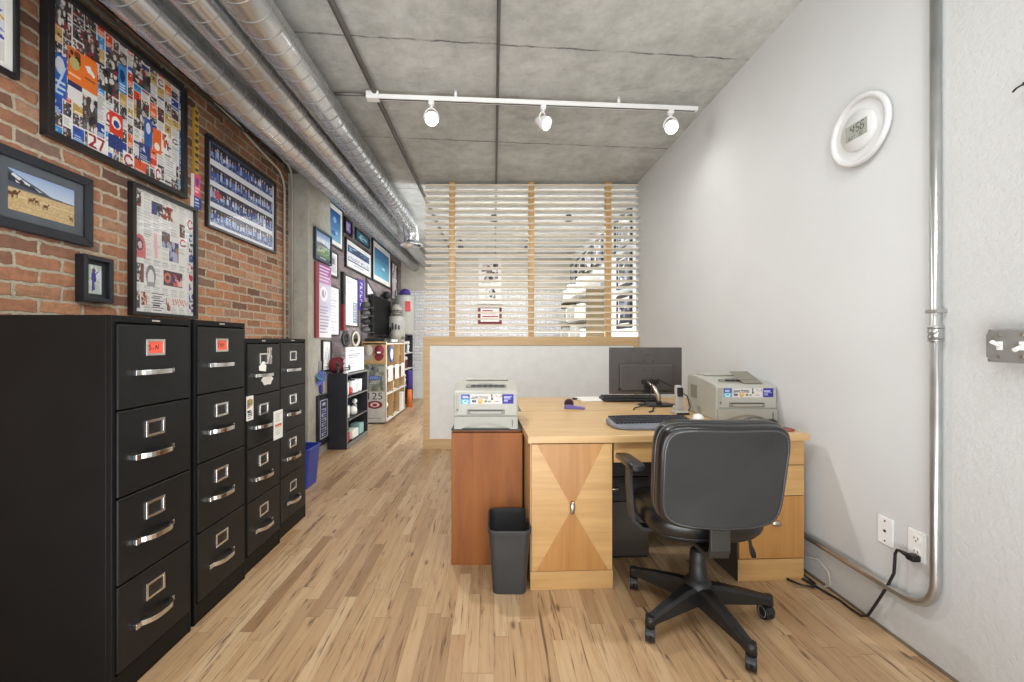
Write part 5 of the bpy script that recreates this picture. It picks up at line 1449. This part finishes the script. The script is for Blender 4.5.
for k in range(10):
    a = -PI / 2 + PI * k / 5; r = .14 if k % 2 == 0 else .055; sr.append((.42 + r * math.cos(a), .16 + r * .85 * math.sin(a)))
c.poly(sr, (30, 44, 92)); c.ell(.48, .50, .36, .085, (54, 74, 140)); c.ell(.48, .50, .29, .055, (120, 140, 186)); 
for k in range(5): c.line(.27 + k * .1, .53, .31 + k * .1, .47, .03, (36, 52, 116))
c.lines(.15, .72, .85, .9, 3, (108, 108, 98))
c.mesh('print', .33, .41, t, -.0255, z1=.20)
t = thing('sign_board', 'pale grey sign with 125 and red oval logo on shelf side', 'sign', (-1.785, SY0, .26), 0)
MB().box(-.155, .155, -.012, -.001, -.235, .225, .002).build('board', plain('sign_grey', (190, 187, 178), .6), t)
text_obj('125', .15, M_NAVY, t, (-.005, -.0125, .155), 'numerals', sx=1.15)
c = Canvas(46, 26, (190, 187, 178)); c.ell(.5, .5, .48, .46, (30, 20, 22)); c.ell(.5, .5, .43, .39, (150, 30, 40)); c.ell(.5, .5, .28, .26, (226, 206, 200)); c.ell(.5, .52, .16, .16, (130, 24, 36))
c.mesh('oval_logo', .24, .13, t, -.0128, z1=.095)
c = Canvas(40, 4, (190, 187, 178))
for k in range(12): c.rect(.05 + k * .075, .2, .10 + k * .075, .8, (60, 60, 62))
c.mesh('small_lettering', .22, .016, t, -.0128, z1=-.165)
# contents
t = MB(); t.lathe([(.0001, 0), (.13, 0), (.13, .012), (.0001, .012)], 32, 0, Matrix.Rotation(PI / 2, 4, 'X'))
t2 = thing('round_plaque', 'round blue and white plaque in the cube shelf upper cell', 'plaque', (SX + .012, SY0 + .24, 1.04), LEFT)
t.build('disc', plain('royal_blue', (44, 96, 160), .4), t2)
MB().lathe([(.06, .0121), (.085, .0121), (.085, .014), (.06, .014), (.06, .0121)], 28, 0, Matrix.Rotation(PI / 2, 4, 'X')).build('ring', M_PAPER, t2)
cw = 2 * hw / 3
for r_, z in ((0, .05), (1, .45), (2, .84)):
    for k in range(3):
        for j in range(2):
            if r_ == 2 and k == 0: continue
            y = SY0 + cw * (k + .3 + .4 * j)
            m1 = [M_RUBBER, M_PAPER, M_MAROON, M_RUBBER_G, M_NAVY][(r_ + 2 * k + 3 * j) % 5]
            m2 = [M_BROWNISH, M_PAPER, M_RUBBER_G][(k + j) % 3]
            figurine('small souvenir figurine standing in a cube shelf cell', SX - .09, y, z, .20 + .04 * ((k + j) % 2), m1, m2, 'figurines in the cube shelf cells', 'souvenir_figurine')
for k in range(3):
    tag(MB().box(-.13, .13, -.004, .0, -.12, .12, .001).build('price_sheet', M_PAPER, None, (SX + .008, SY0 + cw * (k + .5), .745), LEFT), 'white sheet hung over the front of a cube shelf middle cell', 'paper sheet', 'white sheets on the cube shelf')
small_box('souvenir_box', 'white box at far end of the cube shelf bottom row', 'box', SX - .05, SY1 - .2, .05, .12, .16, .30, M_PAPER)
# on top of the cube shelf
t = thing('television', 'black flat screen television standing on the cube shelf', 'television', (SX - .335, 7.30, SH), LEFT)
MB().box(-.56, .56, -.02, .03, .10, .76, .006).build('shell', M_RUBBER, t)
MB().box(-.545, .545, -.0225, -.019, .118, .745).build('screen', M_SCREEN, t)
MB().box(-.2, .2, -.09, .06, 0, .015, .004).box(-.04, .04, -.015, .02, .012, .12, .004).build('stand', M_RUBBER, t)
small_box('black_case', 'flat black case on the near end of cube shelf top', 'case', SX - .19, 6.55, SH, .30, .42, .05, M_RUBBER)
small_box('paper_pile', 'white papers on the cube shelf top front edge', 'papers', SX - .08, 6.95, SH, .12, .36, .035, M_PAPER)
helmet('grey football helmet at far end of the cube shelf top', (SX - .1, 7.42, SH), 1.0, M_GREYCLOTH, LEFT)

# ================================================================== TALL NAVY SHELF AND MASCOT PIECES BEYOND
t = thing('navy_bookcase', 'tall dark navy bookcase beyond the cube shelf near far wall', 'bookcase', (-1.72, 8.50, 0), LEFT)
MB().box(-.40, -.38, .002, .28, 0, 1.38).box(.38, .40, .002, .28, 0, 1.38).box(-.38, .38, .002, .28, 1.36, 1.38).box(-.38, .38, .27, .28, 0, 1.36).build('case', M_NAVY, t)
for z in (.04, .36, .70, 1.02): MB().box(-.38, .38, .002, .268, z - .02, z).build('shelf', M_SHELFW if z > .5 else M_NAVY, t)
for k, (y, z, mm) in enumerate(((8.3, .70, M_PAPER), (8.55, .70, M_MAROON), (8.25, 1.02, M_PAPER), (8.5, 1.02, M_RUBBER_G), (8.75, 1.02, M_PAPER), (8.4, .36, M_PAPER))):
    figurine('small pale souvenir standing on a navy bookcase shelf', -1.80, y, z, .24, mm, M_PAPER, 'souvenirs in the navy bookcase', 'souvenir_figurine')
t = thing('display_pedestal', 'tall white rounded drum beneath a purple cap at far wall', 'display drum', (-1.78, 8.40, 1.38), 0)
MB().lathe([(.0001, 0), (.17, 0), (.18, .02), (.19, .5), (.185, .72), (.16, .78), (.0001, .80)], 32).build('drum', M_PRN, t)
t = thing('baseball_cap', 'purple cap resting on top of the tall white drum', 'cap', (-1.78, 8.40, 2.165), 0)
MB().sphere((0, 0, .02), .115, 18, 0, (1, 1, .95)).build('crown', M_PURPLE, t)
MB().loft([[(.11 * math.cos(a), -.09 - .09 * abs(math.sin(a)), .015 + dz) for a in [PI * i / 14 for i in range(15)]] for dz in (0, .008)], 0, False).build('brim', M_PURPLE, t)
# upright grey droid-like figure, built generic as a plain grey drum with slots
t = thing('grey_drum_figure', 'grey drum-shaped upright figure with dark slots beyond the television', 'figure', (-1.83, 7.86, 0), 0)
MB().lathe([(.0001, .0), (.15, .0), (.155, 1.28), (.16, 1.30), (.165, 1.62), (.15, 1.70), (.0001, 1.73)], 28).build('drum', plain('drum_grey', (168, 164, 158), .5), t)
sl = MB()
for a, z in ((-100, 1.52), (-80, 1.5), (-60, 1.48), (-115, 1.44)): 
    A = math.radians(a); sl.box(-.014, .014, -.006, .006, -.06, .06, 0, 0, 2, Matrix.Translation((.163 * math.cos(A), .163 * math.sin(A), z)) @ Matrix.Rotation(A + PI / 2, 4, 'Z'))
sl.build('slots', M_RUBBER_G, t)
helmet('pale football helmet with black mask on top of the grey drum', (-1.83, 7.86, 1.73), .95, M_GREYCLOTH, .2)
helmet('small dark round helmet resting on top of the black television', (-1.93, 7.55, 1.99), .7, M_RUBBER, .5)
tag(MB().box(-.05, .05, -.006, 0, -.10, .10, .002).build('red_card', plain('bright_red', (190, 44, 50), .5), None, (-1.687, 8.228, 1.93), .5), 'red card fixed in front of the tall white drum', 'card')
t = thing('foam_bat', 'blue and orange foam bat standing beside the navy bookcase', 'foam bat', (-1.60, 7.95, 0), 0)
MB().lathe([(.0001, 0), (.055, .0), (.05, .15), (.04, .34), (.0001, .345)], 20).build('orange_base', M_ORANGE, t)
MB().lathe([(.0001, .34), (.042, .34), (.05, .45), (.052, .66), (.03, .70), (.0001, .70)], 20).build('blue_tip', M_PURPLE, t)

# ================================================================== BEHIND THE SLATS
t = thing('photo_banner', 'white hanging banner with dark portraits seen through the slats', 'banner', (-.09, YF - .032, 2.04), 0)
MB().box(-.25, .25, -.02, -.001, .02, 1.02).build('cloth', M_SHELFW, t)
c = Canvas(50, 84, (222, 218, 212)); c.blobs(.14, .06, .86, .55, [(60, 50, 56), (190, 180, 176), (30, 28, 34), (120, 100, 104)], 34, .12); c.blobs(.22, .68, .75, .88, [(40, 40, 44), (200, 196, 194), (90, 88, 92)], 26, .12)
c.mesh('print', .5, 1.0, t, -.0205, z1=1.02)
c = Canvas(50, 40, (96, 34, 38)); c.rect(.08, .1, .92, .9, (226, 220, 216)); c.lines(.12, .16, .9, .86, 4, (150, 60, 64))
framed('red_bordered_print', 'dark red framed print under the banner seen through the slats', 'framed print', FRONT, YF - .002, -.09, 1.82, .52, .40, .02, .03, M_RED, c)
t = thing('taupe_cabinet', 'tall taupe cabinet against the right wall behind the slats', 'cabinet', (1.36, 6.2, 0), 0)
MB().box(0, XR - 1.362, 0, .02, 0, 2.03, .002).build('side_panel', M_TAUPE, t)
MB().box(.0, XR - 1.362, 2.28, 2.3, 0, 2.03, .002).build('side_panel', M_TAUPE, t)
MB().box(XR - 1.374, XR - 1.362, .02, 2.28, 0, 2.03).build('back_panel', M_SHELFW, t)
for z in (.05, .45, .85, 1.25, 1.6, 2.03): MB().box(.0, XR - 1.374, .02, 2.28, z - .02, z).build('shelf', M_SHELFW, t)
for k in range(14):
    z = (1.25, 1.6)[k % 2]; y = 6.38 + .30 * (k // 2)
    b = MB(); b.box(-.11, .11, -.10, .10, 0, .18 + .03 * (k % 3), .006)
    tag(b.build('storage_box', [M_PAPER, M_SHELFW, M_PRN][k % 3], None, (1.43 - .04 * (k % 3), y, z), .12 * (k % 4)), 'white box sticking out of the taupe cabinet behind the slats', 'box', 'white boxes in the taupe cabinet')
for k in range(5):
    tag(MB().box(-.12, .12, -.1, .1, 0, .20 + .06 * (k % 2), .006).build('storage_box', M_PAPER, None, (1.50, 6.5 + .42 * k, 2.03), .1 * k), 'white box on top of the taupe cabinet behind the slats', 'box', 'white boxes on the taupe cabinet')
for i in range(6):
    for j in range(3):
        y = 5.35 + i * .68; z = 1.62 + j * .52
        if z < 2.45 and y > 6.0: continue
        c = Canvas(30, 24, (44, 44, 50)); c.blobs(0, 0, 1, 1, [(226, 226, 226), (30, 30, 36), (120, 124, 140), (190, 190, 194), (16, 16, 20)], 24, .14)
        framed('framed_photo', 'black framed photograph on the right wall behind the slats', 'framed photograph', RIGHT, XR, y, z, .58, .44, .05, .03, M_FRAME, c, .02, M_PAPER, 'framed photographs on right wall behind the slats')
# ceiling lamps of the rear room
for k, (x, y) in enumerate(((.0, 5.9), (1.05, 5.9), (-.6, 7.6), (.6, 7.6))):
    t = thing('ceiling_spotlight', 'small dark ceiling spotlight behind the slats', 'spotlight', (x, y, H), 0, 'ceiling spotlights behind the slats')
    MB().cyl((0, 0, 0), (0, 0, -.06), .012).lathe([(.0001, -.05), (.03, -.052), (.05, -.10), (.052, -.15), (.045, -.15), (.04, -.1), (.0001, -.09)], 20).build('lamp_body', M_RUBBER_G, t)

# ================================================================== LIGHT
def area(name, loc, rot, sx, sy, power, col=(1, 1, 1)):
    l = bpy.data.lights.new(name, 'AREA'); l.shape = 'RECTANGLE'; l.size = sx; l.size_y = sy; l.energy = power; l.color = col
    o = bpy.data.objects.new(name, l); COL.objects.link(o); o.location = loc; o.rotation_euler = rot
    return o
def spot(name, loc, direc, power, angle, blend=.6, rad=.04, col=(1.0, .985, .96)):
    l = bpy.data.lights.new(name, 'SPOT'); l.energy = power; l.spot_size = math.radians(angle); l.spot_blend = blend; l.shadow_soft_size = rad; l.color = col
    o = bpy.data.objects.new(name, l); COL.objects.link(o); o.location = loc
    o.rotation_euler = Vector(direc).to_track_quat('-Z', 'Y').to_euler()
    return o
LC = (.93, .968, 1.0)
area('camera_side_fill', (0, -2.6, 1.7), (math.radians(90), 0, 0), 3.5, 2.6, 58, LC)  # added fill panel behind the camera, not a window
area('front_overhead_fill', (-.1, .9, 2.98), (math.radians(38), 0, 0), 2.4, 1.0, 30, LC)  # added unseen overhead fill, tilted to brighten the divider
area('bounce_fill', (-.2, -.2, .3), (math.radians(158), 0, 0), 2.4, 1.8, 84, LC)  # added unseen upward fill that lifts the ceiling
area('rear_overhead_fill', (.3, 7.2, 3.02), (0, 0, 0), 2.2, 2.2, 64, LC)  # added overhead panel that lights the rear room
area('rear_floor_fill', (.45, 5.2, .3), (math.radians(180), 0, 0), 2.2, .5, 96, LC)  # added fill hidden behind the divider panel, brightens the slat undersides
area('aisle_fill', (-.55, 7.0, 3.02), (0, 0, 0), .4, 2.0, 18, LC)  # added overhead strip that brightens the aisle
for (p, d), pw in zip(heads, (94, 22, 6)):
    spot('track_beam', p + d * .07, (d.x * .6, .12, -.75), pw, 172, 1.0)
# second track behind the camera
for x, dx, pw in ((1.1, -.45, 34), (.2, .0, 32), (-.9, .1, 36)):
    spot('rear_track_beam', (x, .7, 2.88), (dx, 1.2, -1.0), pw, 120, .9)

w = bpy.data.worlds.new('world'); scene.world = w; w.use_nodes = True
bg = w.node_tree.nodes['Background']; bg.inputs[0].default_value = (.95, .97, 1.0, 1); bg.inputs[1].default_value = .35

# ================================================================== CAMERA
cam = bpy.data.cameras.new('camera'); co = bpy.data.objects.new('camera', cam); COL.objects.link(co)
cam.sensor_width = 36.0; cam.sensor_fit = 'HORIZONTAL'; cam.lens = 36.0 * 420 / 1024
cam.shift_x = 18 / 1024.0; cam.shift_y = 0.001
cam.clip_start = .02; cam.clip_end = 60
co.location = (0, 0, 1.23); co.rotation_euler = (PI / 2, 0, 0)
scene.camera = co
scene.view_settings.view_transform = 'Standard'
scene.view_settings.look = 'None'
scene.view_settings.exposure = 0.0
